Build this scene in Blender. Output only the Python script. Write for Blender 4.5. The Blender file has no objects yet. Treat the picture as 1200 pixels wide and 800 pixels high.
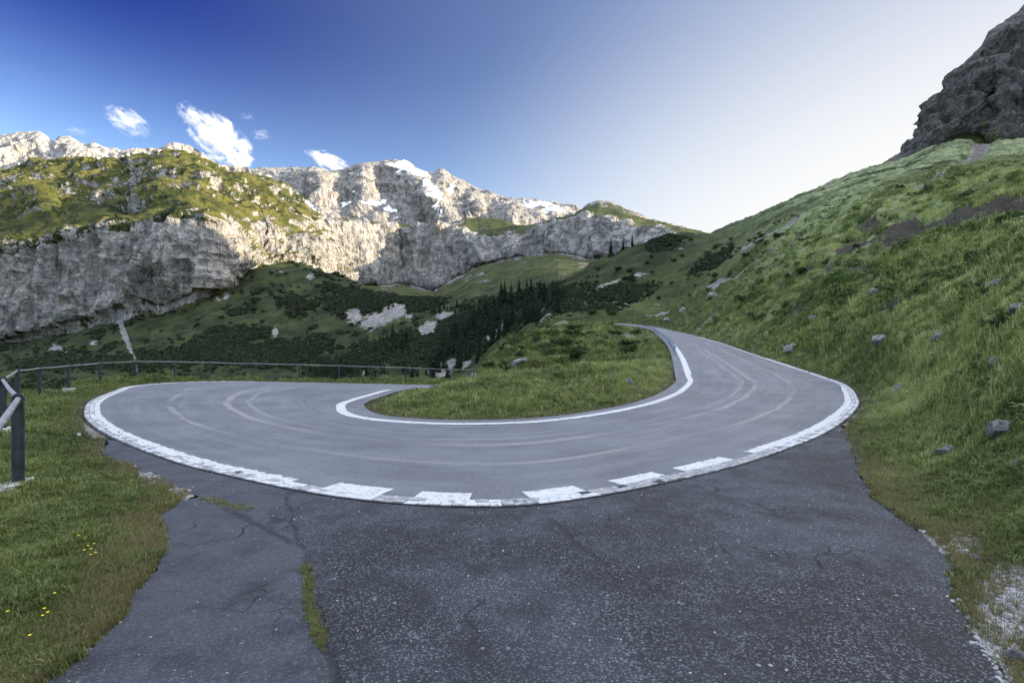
import bpy, bmesh, math, random
import numpy as np
from mathutils import Vector

SEED = 7
rng = np.random.default_rng(SEED)
random.seed(SEED)
scene = bpy.context.scene
COL = scene.collection
F, HZ, CAMH = 600.0, 415.0, 1.5          # focal length and horizon of the photograph (1200 px wide), eye height in metres

# ------------------------------------------------------------------ helpers
def tag(o, label=None, cat=None, group=None, kind=None):
    if label: o['label'] = label
    if cat: o['category'] = cat
    if group: o['group'] = group
    if kind: o['kind'] = kind
    return o

def empty(name, loc=(0, 0, 0), rz=0.0):
    o = bpy.data.objects.new(name, None)
    COL.objects.link(o)
    o.location = loc
    o.rotation_euler = (0, 0, rz)
    o.empty_display_size = 0.2
    return o

def link_mesh(name, me, mat=None, parent=None, link=True):
    o = bpy.data.objects.new(name, me)
    if link: COL.objects.link(o)
    if mat is not None and len(me.materials) == 0: me.materials.append(mat)
    if parent is not None: o.parent = parent
    return o

def mesh_np(name, verts, faces, smooth=True):
    """faces: (n,3) or (n,4) int array"""
    me = bpy.data.meshes.new(name)
    v = np.asarray(verts, dtype=np.float32); f = np.asarray(faces, dtype=np.int32)
    k = f.shape[1]
    me.vertices.add(len(v)); me.vertices.foreach_set('co', v.ravel())
    me.loops.add(f.size); me.loops.foreach_set('vertex_index', f.ravel())
    me.polygons.add(len(f))
    me.polygons.foreach_set('loop_start', np.arange(0, f.size, k, dtype=np.int32))
    me.polygons.foreach_set('loop_total', np.full(len(f), k, dtype=np.int32))
    me.polygons.foreach_set('use_smooth', np.full(len(f), smooth))
    me.update(calc_edges=True); me.validate()
    return me

def attr(me, name, vals):
    a = me.attributes.new(name, 'FLOAT', 'POINT')
    a.data.foreach_set('value', np.asarray(vals, dtype=np.float32).ravel())

def grid_faces(nr, nc):
    i = np.arange(nr - 1)[:, None] * nc + np.arange(nc - 1)[None, :]
    return np.stack([i, i + 1, i + nc + 1, i + nc], -1).reshape(-1, 4)

def from_bm(name, bm, mat=None, parent=None, smooth=False, link=True):
    me = bpy.data.meshes.new(name)
    bm.normal_update(); bm.to_mesh(me); bm.free()
    if smooth:
        me.polygons.foreach_set('use_smooth', [True] * len(me.polygons))
    return link_mesh(name, me, mat, parent, link)

def sstep(a, b, x):
    t = np.clip((x - a) / (b - a + 1e-9), 0, 1)
    return t * t * (3 - 2 * t)

# ---- gradient noise
_perm = rng.permutation(256).astype(np.int32); _perm = np.concatenate([_perm, _perm, _perm])
_g = rng.normal(size=(256, 3)).astype(np.float32); _g /= np.linalg.norm(_g, axis=1)[:, None]
def perlin(p):
    p = np.asarray(p, dtype=np.float32)
    i = np.floor(p).astype(np.int32); f = p - i
    u = f * f * f * (f * (f * 6 - 15) + 10)
    i &= 255
    out = np.zeros(len(p), dtype=np.float32)
    for dx in (0, 1):
        wx = u[:, 0] if dx else 1 - u[:, 0]
        a = _perm[i[:, 0] + dx]
        for dy in (0, 1):
            wy = u[:, 1] if dy else 1 - u[:, 1]
            b = _perm[(a + i[:, 1] + dy) & 511]
            for dz in (0, 1):
                wz = u[:, 2] if dz else 1 - u[:, 2]
                g = _g[_perm[(b + i[:, 2] + dz) & 511]]
                out += wx * wy * wz * (g[:, 0] * (f[:, 0] - dx) + g[:, 1] * (f[:, 1] - dy) + g[:, 2] * (f[:, 2] - dz))
    return out * 1.5
def fbm(p, octs=4, gain=0.5, lac=2.03):
    p = np.asarray(p, dtype=np.float32); s = np.zeros(len(p), np.float32); a = 1.0
    for k in range(octs):
        s += a * perlin(p + 17.3 * k); p = p * lac; a *= gain
    return s
def ridged(p, octs=4, gain=0.5, lac=2.1):
    p = np.asarray(p, dtype=np.float32); s = np.zeros(len(p), np.float32); a = 1.0
    for k in range(octs):
        s += a * (1 - 2 * np.abs(perlin(p + 31.7 * k))); p = p * lac; a *= gain
    return s

def pxz(px, d, z):
    return ((px - 600.0) / F * d, d, z)
def zat(py, d):
    return CAMH + (HZ - py) / F * d
def flat(px, py, z=0.0):
    d = (CAMH - z) * F / (py - HZ)
    return ((px - 600.0) / F * d, d)

# ------------------------------------------------------------------ materials
def new_mat(name):
    m = bpy.data.materials.new(name); m.use_nodes = True
    nt = m.node_tree; nt.nodes.clear()
    return m, nt

class NB:
    """small node builder"""
    def __init__(s, nt): s.nt = nt
    def n(s, typ, **kw):
        nd = s.nt.nodes.new(typ)
        for k, v in kw.items(): setattr(nd, k, v)
        return nd
    def put(s, sock, v):
        if v is None: return
        if hasattr(v, 'is_output') or isinstance(v, bpy.types.NodeSocket): s.nt.links.new(v, sock)
        elif isinstance(v, (tuple, list)) and len(v) == 3 and sock.type == 'RGBA': sock.default_value = (*v, 1)
        elif isinstance(v, (int, float)) and sock.type == 'RGBA': sock.default_value = (v, v, v, 1)
        else: sock.default_value = v
    def math(s, op, a, b=None, c=None, clamp=False):
        nd = s.n('ShaderNodeMath', operation=op); nd.use_clamp = clamp
        s.put(nd.inputs[0], a); s.put(nd.inputs[1], b); s.put(nd.inputs[2], c)
        return nd.outputs[0]
    def mix(s, fac, a, b, blend='MIX'):
        nd = s.n('ShaderNodeMix', data_type='RGBA', blend_type=blend)
        s.put(nd.inputs[0], fac); s.put(nd.inputs[6], a); s.put(nd.inputs[7], b)
        return nd.outputs[2]
    def ss(s, x, a, b, lo=0.0, hi=1.0):
        nd = s.n('ShaderNodeMapRange', interpolation_type='SMOOTHSTEP')
        s.put(nd.inputs[0], x); s.put(nd.inputs[1], a); s.put(nd.inputs[2], b); s.put(nd.inputs[3], lo); s.put(nd.inputs[4], hi)
        return nd.outputs[0]
    def coords(s, scale=(1, 1, 1), kind='Object'):
        tc = s.n('ShaderNodeTexCoord'); mp = s.n('ShaderNodeMapping')
        s.nt.links.new(tc.outputs[kind], mp.inputs[0]); mp.inputs['Scale'].default_value = scale
        return mp.outputs[0]
    def wpos(s, scale=(1, 1, 1)):
        g = s.n('ShaderNodeNewGeometry'); mp = s.n('ShaderNodeMapping')
        s.nt.links.new(g.outputs['Position'], mp.inputs[0]); mp.inputs['Scale'].default_value = scale
        return mp.outputs[0]
    def noise(s, vec, scale, detail=4, rough=0.55, dist=0.0):
        nd = s.n('ShaderNodeTexNoise'); s.put(nd.inputs['Vector'], vec)
        nd.inputs['Scale'].default_value = scale; nd.inputs['Detail'].default_value = detail
        nd.inputs['Roughness'].default_value = rough; nd.inputs['Distortion'].default_value = dist
        return nd.outputs[0]
    def voro(s, vec, scale, feature='F1', out='Distance', rnd=1.0):
        nd = s.n('ShaderNodeTexVoronoi', feature=feature); s.put(nd.inputs['Vector'], vec)
        nd.inputs['Scale'].default_value = scale; nd.inputs['Randomness'].default_value = rnd
        return nd.outputs[out]
    def attr(s, name):
        nd = s.n('ShaderNodeAttribute'); nd.attribute_name = name
        return nd.outputs['Fac']
    def bump(s, h, strength, dist, normal=None):
        nd = s.n('ShaderNodeBump'); s.put(nd.inputs['Height'], h)
        nd.inputs['Strength'].default_value = strength; nd.inputs['Distance'].default_value = dist
        s.put(nd.inputs['Normal'], normal)
        return nd.outputs[0]
    def principled(s, col, rough=0.8, spec=0.3, normal=None, metal=0.0, out=True):
        b = s.n('ShaderNodeBsdfPrincipled')
        s.put(b.inputs['Base Color'], col); s.put(b.inputs['Roughness'], rough)
        b.inputs['Specular IOR Level'].default_value = spec; b.inputs['Metallic'].default_value = metal
        s.put(b.inputs['Normal'], normal)
        if out: s.out(b.outputs[0])
        return b.outputs[0]
    def out(s, sh, vol=False):
        o = s.n('ShaderNodeOutputMaterial'); s.nt.links.new(sh, o.inputs['Volume' if vol else 'Surface'])
    def val(s, sock, fac): return s.math('MULTIPLY', sock, fac)

# albedo levels
ROCK_A, ROCK_B, ROCK_C = (0.40, 0.375, 0.345), (0.24, 0.23, 0.22), (0.10, 0.10, 0.10)
G_DARK, G_MID, G_LIGHT, G_DRY = (0.036, 0.052, 0.016), (0.090, 0.120, 0.034), (0.160, 0.190, 0.065), (0.17, 0.155, 0.055)

def rock_nodes(b, vec, scale, streak=True, warm=(0.46, 0.40, 0.32), tone=1.0):
    """limestone colour and height; scale = size in metres of the coarse features"""
    big = b.noise(vec, 1.0 / scale, 6, 0.65)
    mid = b.noise(vec, 5.0 / scale, 4, 0.62)
    c = b.mix(b.ss(mid, 0.36, 0.62), tuple(x * tone for x in ROCK_B), tuple(x * tone for x in ROCK_A))
    c = b.mix(b.ss(big, 0.52, 0.72), c, tuple(x * tone for x in warm))
    hgt = b.math('ADD', mid, big)
    vs = b.n('ShaderNodeMapping'); wv = b.n('ShaderNodeTexNoise'); b.put(wv.inputs['Vector'], vec); wv.inputs['Scale'].default_value = 3.0 / scale; wv.inputs['Detail'].default_value = 4
    sc_ = b.n('ShaderNodeVectorMath', operation='SCALE'); b.put(sc_.inputs[0], wv.outputs['Color']); sc_.inputs['Scale'].default_value = scale * .22
    ad_ = b.n('ShaderNodeVectorMath', operation='ADD'); b.put(ad_.inputs[0], vec); b.put(ad_.inputs[1], sc_.outputs[0])
    b.put(vs.inputs[0], ad_.outputs[0]); vs.inputs['Scale'].default_value = (1, 1, .6)
    f1 = b.voro(vs.outputs[0], 7.0 / scale, 'F1', 'Distance'); f2 = b.voro(vs.outputs[0], 19.0 / scale, 'F1', 'Distance')
    hgt = b.math('SUBTRACT', hgt, b.math('ADD', b.val(f1, .8), b.val(f2, .45)))
    c = b.mix(b.ss(f1, .55, .85, 0, .35), c, tuple(x * tone for x in ROCK_C))
    if streak:
        mp = b.n('ShaderNodeMapping'); b.put(mp.inputs[0], vec); mp.inputs['Scale'].default_value = (1, 1, 0.22)
        st = b.noise(mp.outputs[0], 9.0 / scale, 5, 0.7, 0.3)
        c = b.mix(b.ss(st, 0.50, 0.64, 0, 0.62), c, tuple(x * tone for x in ROCK_C))
        hgt = b.math('SUBTRACT', hgt, b.val(st, 0.8))
        mp2 = b.n('ShaderNodeMapping'); b.put(mp2.inputs[0], vec); mp2.inputs['Scale'].default_value = (.25, .25, 1.6)
        bd = b.noise(mp2.outputs[0], 5.0 / scale, 5, 0.7, 0.4)
        c = b.mix(b.ss(bd, 0.56, 0.66, 0, 0.5), c, tuple(x * tone for x in ROCK_C))
        hgt = b.math('SUBTRACT', hgt, b.val(bd, 0.5))
    return c, hgt

def mat_mountain(name, scale, grass=((0.05, 0.075, 0.018), (0.13, 0.13, 0.030)), bush=(0.022, 0.036, 0.012), bumpd=1.0, streak=True, warm=(0.46, 0.40, 0.32), tone=1.0):
    m, nt = new_mat(name); b = NB(nt); vec = b.coords()
    rc, rh = rock_nodes(b, vec, scale, streak, warm, tone)
    gn = b.noise(vec, 2.2 / scale, 5, 0.6); gf = b.noise(vec, 16.0 / scale, 4, 0.7)
    gc = b.mix(b.ss(gn, 0.35, 0.65), grass[0], grass[1])
    gc = b.mix(b.ss(gf, 0.52, 0.66, 0, 0.75), gc, bush)
    veg = b.attr('veg'); fine = b.noise(vec, 11.0 / scale, 6, 0.75)
    vm = b.ss(b.math('ADD', veg, b.val(b.math('SUBTRACT', fine, 0.5), 1.3)), 0.42, 0.58)
    c = b.mix(vm, rc, gc)
    bu = b.attr('bush')
    bm_ = b.ss(b.math('ADD', bu, b.val(b.math('SUBTRACT', b.noise(vec, 9.0 / scale, 5, 0.7), 0.5), 1.2)), 0.42, 0.56)
    c = b.mix(bm_, c, bush)
    sn = b.attr('snow')
    sm = b.ss(b.math('ADD', sn, b.val(b.math('SUBTRACT', fine, 0.5), 0.9)), 0.44, 0.56)
    c = b.mix(sm, c, (0.80, 0.82, 0.86))
    h = b.mix(sm, b.mix(vm, rh, gf), 0.5)
    nrm = b.bump(h, 0.9, scale * 0.10 * bumpd)
    b.principled(c, 0.9, 0.1, nrm)
    return m

def mat_ground():
    m, nt = new_mat('meadow'); b = NB(nt); vec = b.coords()
    big = b.noise(vec, 0.035, 5, 0.6); mid = b.noise(vec, 0.32, 5, 0.65); fine = b.noise(vec, 2.6, 5, 0.7)
    c = b.mix(b.ss(mid, 0.36, 0.64), G_DARK, G_MID)
    c = b.mix(b.ss(big, 0.44, 0.66, 0, 0.55), c, G_LIGHT)
    c = b.mix(b.ss(fine, 0.55, 0.70, 0, 0.6), c, G_DARK)
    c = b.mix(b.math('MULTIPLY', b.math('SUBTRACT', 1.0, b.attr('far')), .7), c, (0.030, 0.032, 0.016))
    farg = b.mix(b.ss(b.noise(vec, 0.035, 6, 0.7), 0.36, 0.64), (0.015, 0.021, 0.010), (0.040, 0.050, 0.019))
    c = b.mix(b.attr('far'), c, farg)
    dry = b.attr('dry')
    c = b.mix(b.math('MULTIPLY', dry, b.ss(fine, 0.35, 0.6)), c, G_DRY)
    lush = b.attr('lush')
    c = b.mix(b.math('MULTIPLY', lush, b.ss(mid, 0.3, 0.6)), c, (0.200, 0.235, 0.120))
    bu = b.attr('bush')
    bm_ = b.ss(b.math('ADD', bu, b.val(b.math('SUBTRACT', b.noise(vec, 0.22, 5, 0.7), 0.5), 1.3)), 0.45, 0.58)
    c = b.mix(bm_, c, (0.022, 0.034, 0.014))
    rc, rh = rock_nodes(b, vec, 3.0, False, tone=.6)
    rc2, rh2 = rock_nodes(b, vec, 26.0, True, (.30, .29, .28), tone=.72)
    far = b.attr('far')
    rcc = b.mix(far, rc, rc2)
    rk = b.attr('rock')
    rm = b.ss(b.math('ADD', rk, b.val(b.math('SUBTRACT', b.mix(far, b.noise(vec, 0.9, 6, 0.75), b.noise(vec, 0.13, 6, 0.75)), 0.5), 1.4)), 0.44, 0.56)
    c = b.mix(rm, c, rcc)
    sl = b.attr('soil')
    sm = b.ss(b.math('ADD', sl, b.val(b.math('SUBTRACT', b.noise(vec, 1.6, 5, 0.7), 0.5), 1.2)), 0.42, 0.6)
    c = b.mix(sm, c, (0.055, 0.048, 0.038))
    gr = b.attr('gravel')
    gcol = b.voro(vec, 38.0, 'F1', 'Color'); sep = b.n('ShaderNodeSeparateColor'); b.put(sep.inputs[0], gcol)
    gc = b.mix(sep.outputs[0], (0.07, 0.066, 0.06), (0.30, 0.29, 0.28))
    gm = b.ss(b.math('ADD', gr, b.val(b.math('SUBTRACT', b.noise(vec, 3.0, 5, 0.7), 0.5), 0.9)), 0.42, 0.58)
    c = b.mix(gm, c, gc)
    h = b.math('ADD', b.math('ADD', b.val(mid, 1.2), b.val(fine, 0.35)), b.math('MULTIPLY', rk, rh))
    nrm = b.bump(h, 0.8, 0.6)
    b.principled(c, 0.95, 0.08, nrm)
    return m

_a, _b = flat(340, 596), flat(398, 800); SEAM_LEFT = 1 if (-(_b[1] - _a[1]) * (-3 - _a[0]) + (_b[0] - _a[0]) * (3 - _a[1])) > 0 else -1
def mat_asphalt_old():
    m, nt = new_mat('coarse_asphalt'); b = NB(nt); vec = b.coords()
    ch = b.voro(vec, 105.0, 'F1', 'Color'); sp = b.n('ShaderNodeSeparateColor'); b.put(sp.inputs[0], ch)
    dist = b.voro(vec, 105.0, 'F1', 'Distance')
    patch = b.noise(vec, 0.55, 5, 0.6); patch2 = b.noise(vec, 2.6, 5, 0.65)
    base = b.mix(b.ss(patch, 0.40, 0.60), (0.007, 0.008, 0.011), (0.027, 0.030, 0.039))
    base = b.mix(b.ss(patch2, 0.47, 0.70, 0, 0.7), base, (0.013, 0.013, 0.015))
    chip = b.ss(sp.outputs[0], 0.62, 1.0)
    c = b.mix(b.math('MULTIPLY', chip, b.ss(patch2, .70, .35, .15, .6)), base, (0.19, 0.19, 0.20))
    big = b.voro(vec, 21.0, 'F1', 'Color'); sp2 = b.n('ShaderNodeSeparateColor'); b.put(sp2.inputs[0], big)
    bd = b.voro(vec, 21.0, 'F1', 'Distance')
    bc = b.math('MULTIPLY', b.math('MULTIPLY', b.ss(sp2.outputs[1], 0.90, 0.97), b.ss(bd, 0.30, 0.18)), b.ss(b.noise(vec, 0.9, 4, .7), .46, .60))
    c = b.mix(b.val(bc, 0.7), c, (0.30, 0.30, 0.30))
    wn = b.noise(vec, 1.4, 5, .7); sxy = b.n('ShaderNodeSeparateXYZ'); b.put(sxy.inputs[0], vec)
    def seam(p, q):
        (ax, ay), (bx, by) = flat(*p), flat(*q); L = math.hypot(bx - ax, by - ay); nx, ny = -(by - ay) / L, (bx - ax) / L
        dist_ = b.math('ADD', b.math('ADD', b.val(sxy.outputs[0], nx), b.val(sxy.outputs[1], ny)), -(ax * nx + ay * ny))
        along = b.math('ADD', b.math('ADD', b.val(sxy.outputs[0], (bx - ax) / L), b.val(sxy.outputs[1], (by - ay) / L)), -(ax * (bx - ax) + ay * (by - ay)) / L)
        return b.math('ADD', dist_, b.val(b.math('SUBTRACT', wn, .5), .22)), along, L
    sd_, al_, L_ = seam((340, 596), (398, 800))
    side = b.ss(sd_, -.012, .012)
    sl_ = b.mix(b.val(chip, .3), (0.043, 0.046, 0.057), (0.14, 0.14, 0.15))
    c = b.mix(b.math('MULTIPLY', side if SEAM_LEFT > 0 else b.math('SUBTRACT', 1.0, side), b.ss(patch2, .70, .40, .25, .85)), c, sl_)
    line1 = b.math('MULTIPLY', b.ss(b.math('ABSOLUTE', sd_), .030, .006), b.ss(wn, .40, .52))
    sd2, al2, L2 = seam((640, 604), (722, 672))
    line2 = b.math('MULTIPLY', b.math('MULTIPLY', b.ss(b.math('ABSOLUTE', sd2), .045, .010), b.ss(al2, 0, .15)), b.ss(al2, L2, L2 - .25))
    sd3, al3, L3 = seam((262, 594), (352, 640))
    line3 = b.math('MULTIPLY', b.math('MULTIPLY', b.ss(b.math('ABSOLUTE', sd3), .05, .008), b.ss(al3, 0, .1)), b.ss(al3, L3, L3 - .2))
    # cracks
    mp = b.n('ShaderNodeVectorMath', operation='ADD'); b.put(mp.inputs[0], vec)
    nz = b.n('ShaderNodeTexNoise'); b.put(nz.inputs['Vector'], vec); nz.inputs['Scale'].default_value = 2.3; nz.inputs['Detail'].default_value = 4
    sc = b.n('ShaderNodeVectorMath', operation='SCALE'); b.put(sc.inputs[0], nz.outputs['Color']); sc.inputs['Scale'].default_value = 0.55
    b.put(mp.inputs[1], sc.outputs[0])
    e = b.voro(mp.outputs[0], 0.75, 'DISTANCE_TO_EDGE')
    ck = b.math('MULTIPLY', b.ss(e, 0.012, 0.004), b.ss(b.noise(vec, 0.6, 3), 0.50, 0.62))
    e2 = b.voro(mp.outputs[0], 5.0, 'DISTANCE_TO_EDGE')
    ck2 = b.math('MULTIPLY', b.ss(e2, 0.05, 0.01), b.ss(b.noise(vec, 0.8, 4), 0.57, 0.68))
    cm = b.math('MAXIMUM', b.math('MAXIMUM', ck, ck2), b.math('MAXIMUM', b.val(line1, .8), b.math('MAXIMUM', b.val(line2, .75), b.val(line3, .8))))
    c = b.mix(b.val(cm, 0.85), c, (0.008, 0.008, 0.008))
    h = b.math('SUBTRACT', b.math('ADD', b.val(b.math('SUBTRACT', 1.0, dist), 0.5), b.val(sp.outputs[1], 0.5)), b.val(cm, 2.0))
    nrm = b.bump(h, 0.8, 0.008)
    b.principled(c, b.mix(patch2, 0.62, 0.85), 0.35, nrm)
    return m

def mat_road():
    m, nt = new_mat('road_asphalt'); b = NB(nt); vec = b.coords()
    uv = b.n('ShaderNodeUVMap'); uv.uv_map = 'UVMap'
    sp = b.n('ShaderNodeSeparateXYZ'); b.put(sp.inputs[0], uv.outputs[0])
    u, v = sp.outputs[0], sp.outputs[1]
    wob = b.noise(vec, 0.22, 4, 0.6); fine = b.noise(vec, 55.0, 3, 0.7); patch = b.noise(vec, 0.5, 6, 0.65)
    c = b.mix(b.ss(patch, 0.35, 0.66), (0.080, 0.084, 0.097), (0.128, 0.132, 0.149))
    uu = b.math('ADD', u, b.val(b.math('SUBTRACT', wob, 0.5), 0.10))
    # polished and dusty wheel tracks that follow the bend
    cmb = b.n('ShaderNodeCombineXYZ'); b.put(cmb.inputs[0], b.val(uu, 1.0)); b.put(cmb.inputs[1], b.val(v, 0.012))
    str1 = b.noise(cmb.outputs[0], 16.0, 4, 0.75)
    c = b.mix(b.ss(str1, 0.42, 0.7, 0, 0.45), c, (0.20, 0.203, 0.213))
    c = b.mix(b.ss(str1, 0.48, 0.28, 0, 0.5), c, (0.085, 0.088, 0.100))
    for pos, wid, amt in ((0.30, 0.018, 0.55), (0.52, 0.02, 0.6), (0.60, 0.012, 0.4), (0.80, 0.010, -0.5)):
        dd = b.math('ABSOLUTE', b.math('SUBTRACT', uu, pos))
        msk = b.math('MULTIPLY', b.ss(dd, wid, wid * 0.3), b.ss(b.noise(vec, 0.18, 3), 0.40, 0.58))
        c = b.mix(b.val(msk, abs(amt)), c, (0.29, 0.285, 0.275) if amt > 0 else (0.05, 0.05, 0.055))
    c = b.mix(b.ss(fine, 0.38, 0.68, 0, 0.5), c, (0.05, 0.05, 0.056))
    gr = b.voro(vec, 110.0, 'F1', 'Color'); s2 = b.n('ShaderNodeSeparateColor'); b.put(s2.inputs[0], gr)
    c = b.mix(b.ss(s2.outputs[0], 0.7, 1.0, 0, 0.35), c, (0.30, 0.30, 0.31))
    nrm = b.bump(b.math('ADD', b.val(fine, 0.5), s2.outputs[1]), 0.5, 0.004)
    b.principled(c, 0.72, 0.35, nrm)
    return m

def mat_paint():
    m, nt = new_mat('worn_white_paint'); b = NB(nt); vec = b.coords()
    n1 = b.noise(vec, 9.0, 6, 0.75); n2 = b.noise(vec, 60.0, 3, 0.7)
    c = b.mix(b.ss(n1, 0.3, 0.7), (0.40, 0.40, 0.40), (0.62, 0.62, 0.62))
    wear = b.math('MAXIMUM', b.ss(n1, 0.52, 0.62), b.math('MULTIPLY', b.ss(n2, 0.50, 0.62), b.ss(n1, 0.38, 0.52)))
    c = b.mix(b.val(wear, 0.8), c, (0.16, 0.16, 0.17))
    b.principled(c, 0.7, 0.3, b.bump(n2, 0.4, 0.004))
    return m

def mat_simple(name, c1, c2, scale, rough=0.8, spec=0.3, bumpd=0.01, metal=0.0, kind='Object'):
    m, nt = new_mat(name); b = NB(nt); vec = b.coords(kind=kind)
    n = b.noise(vec, scale, 6, 0.65)
    b.principled(b.mix(b.ss(n, 0.35, 0.65), c1, c2), rough, spec, b.bump(n, 0.5, bumpd), metal)
    return m

def mat_boulder():
    m, nt = new_mat('boulder_limestone'); b = NB(nt); vec = b.coords()
    n = b.noise(vec, 2.5, 7, 0.7); n2 = b.noise(vec, 9.0, 5, 0.7)
    c = b.mix(b.ss(n, 0.35, 0.65), (0.13, 0.125, 0.12), (0.34, 0.325, 0.31))
    c = b.mix(b.ss(n2, 0.55, 0.68, 0, 0.6), c, (0.09, 0.09, 0.085))
    g = b.n('ShaderNodeNewGeometry')
    b.principled(c, 0.9, 0.15, b.bump(b.math('ADD', n, b.val(n2, 0.5)), 0.9, 0.12))
    return m

def mat_leaf(name, cols, transl=0.25, rough=0.6, patch=False):
    m, nt = new_mat(name); b = NB(nt)
    oi = b.n('ShaderNodeObjectInfo'); wp = b.wpos()
    n = b.noise(wp, 0.45, 4, 0.6); n2 = b.noise(wp, 3.0, 3, 0.6)
    c = b.mix(b.ss(n, 0.35, 0.65), cols[0], cols[1])
    c = b.mix(b.ss(oi.outputs['Random'], 0.45, 1.0, 0, 0.75), c, cols[2])
    c = b.mix(b.ss(n2, 0.58, 0.72, 0, 0.6), c, cols[3])
    if patch:
        n3 = b.noise(wp, 0.16, 4, 0.6)
        c = b.mix(b.ss(n3, .50, .68, 0, .65), c, cols[2])
        c = b.mix(b.ss(n3, .48, .32, 0, .55), c, cols[3])
    p = b.principled(c, rough, 0.25, out=False)
    t = b.n('ShaderNodeBsdfTranslucent'); b.put(t.inputs[0], c)
    mx = b.n('ShaderNodeMixShader'); mx.inputs[0].default_value = transl
    nt.links.new(p, mx.inputs[1]); nt.links.new(t.outputs[0], mx.inputs[2])
    b.out(mx.outputs[0])
    return m

M_ground = mat_ground()
M_turn = mat_asphalt_old()
M_road = mat_road()
M_paint = mat_paint()
M_sett = mat_simple('granite_setts', (0.16, 0.16, 0.165), (0.34, 0.34, 0.345), 14, 0.85, 0.2, 0.01)
M_joint = mat_simple('dark_joint', (0.03, 0.03, 0.03), (0.07, 0.068, 0.065), 8, 0.95, 0.1)
M_conc = mat_simple('concrete', (0.30, 0.29, 0.27), (0.46, 0.45, 0.42), 9, 0.9, 0.2, 0.02)
M_post = mat_simple('blue_grey_steel', (0.016, 0.024, 0.032), (0.060, 0.080, 0.104), 6, 0.42, 0.5, 0.002)
M_rail = mat_simple('weathered_galvanised_pipe', (0.13, 0.13, 0.135), (0.25, 0.25, 0.255), 7, 0.55, 0.5, 0.002)
M_barrier = mat_simple('galvanised_barrier', (0.16, 0.20, 0.27), (0.26, 0.31, 0.40), 3, 0.45, 0.5, 0.002)
M_boulder = mat_boulder()
M_bark = mat_simple('conifer_bark', (0.035, 0.027, 0.02), (0.07, 0.055, 0.04), 5, 0.95, 0.1)
M_needle = mat_leaf('conifer_needles', ((0.010, 0.020, 0.010), (0.018, 0.032, 0.014), (0.026, 0.042, 0.018), (0.012, 0.02, 0.009)), 0.1)
M_bush = mat_leaf('shrub_leaves', ((0.022, 0.040, 0.011), (0.040, 0.066, 0.016), (0.055, 0.085, 0.022), (0.018, 0.03, 0.009)), 0.2)
M_heath = mat_leaf('heath_leaves', ((0.042, 0.066, 0.018), (0.080, 0.115, 0.030), (0.12, 0.155, 0.046), (0.028, 0.044, 0.013)), 0.2)
M_pine = mat_leaf('dwarf_pine', ((0.020, 0.030, 0.014), (0.034, 0.048, 0.020), (0.045, 0.062, 0.026), (0.014, 0.022, 0.010)), 0.1)
M_grass = mat_leaf('grass_blades', ((0.074, 0.108, 0.026), (0.165, 0.205, 0.055), (0.24, 0.255, 0.090), (0.040, 0.060, 0.016)), 0.35, patch=True)
M_meadow = mat_leaf('meadow_blades', ((0.190, 0.235, 0.058), (0.33, 0.37, 0.12), (0.42, 0.44, 0.20), (0.100, 0.140, 0.032)), 0.35, patch=True)  # lighter grass: the bank's brightness from the sky is put into its colour
M_herb = mat_leaf('herb_leaves', ((0.050, 0.088, 0.022), (0.140, 0.200, 0.055), (0.26, 0.31, 0.125), (0.024, 0.040, 0.011)), 0.3)
M_dry = mat_leaf('dry_grass', ((0.16, 0.14, 0.055), (0.22, 0.19, 0.085), (0.13, 0.13, 0.04), (0.10, 0.085, 0.04)), 0.3)
M_stone = mat_simple('loose_stone', (0.17, 0.17, 0.165), (0.48, 0.47, 0.46), 30, 0.9, 0.15, 0.004)
M_yellow = mat_simple('yellow_petal', (0.75, 0.55, 0.02), (0.85, 0.68, 0.04), 20, 0.6, 0.2, 0.001)
M_stem = mat_simple('green_stem', (0.05, 0.09, 0.02), (0.09, 0.14, 0.03), 20, 0.7, 0.2, 0.001)

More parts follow.
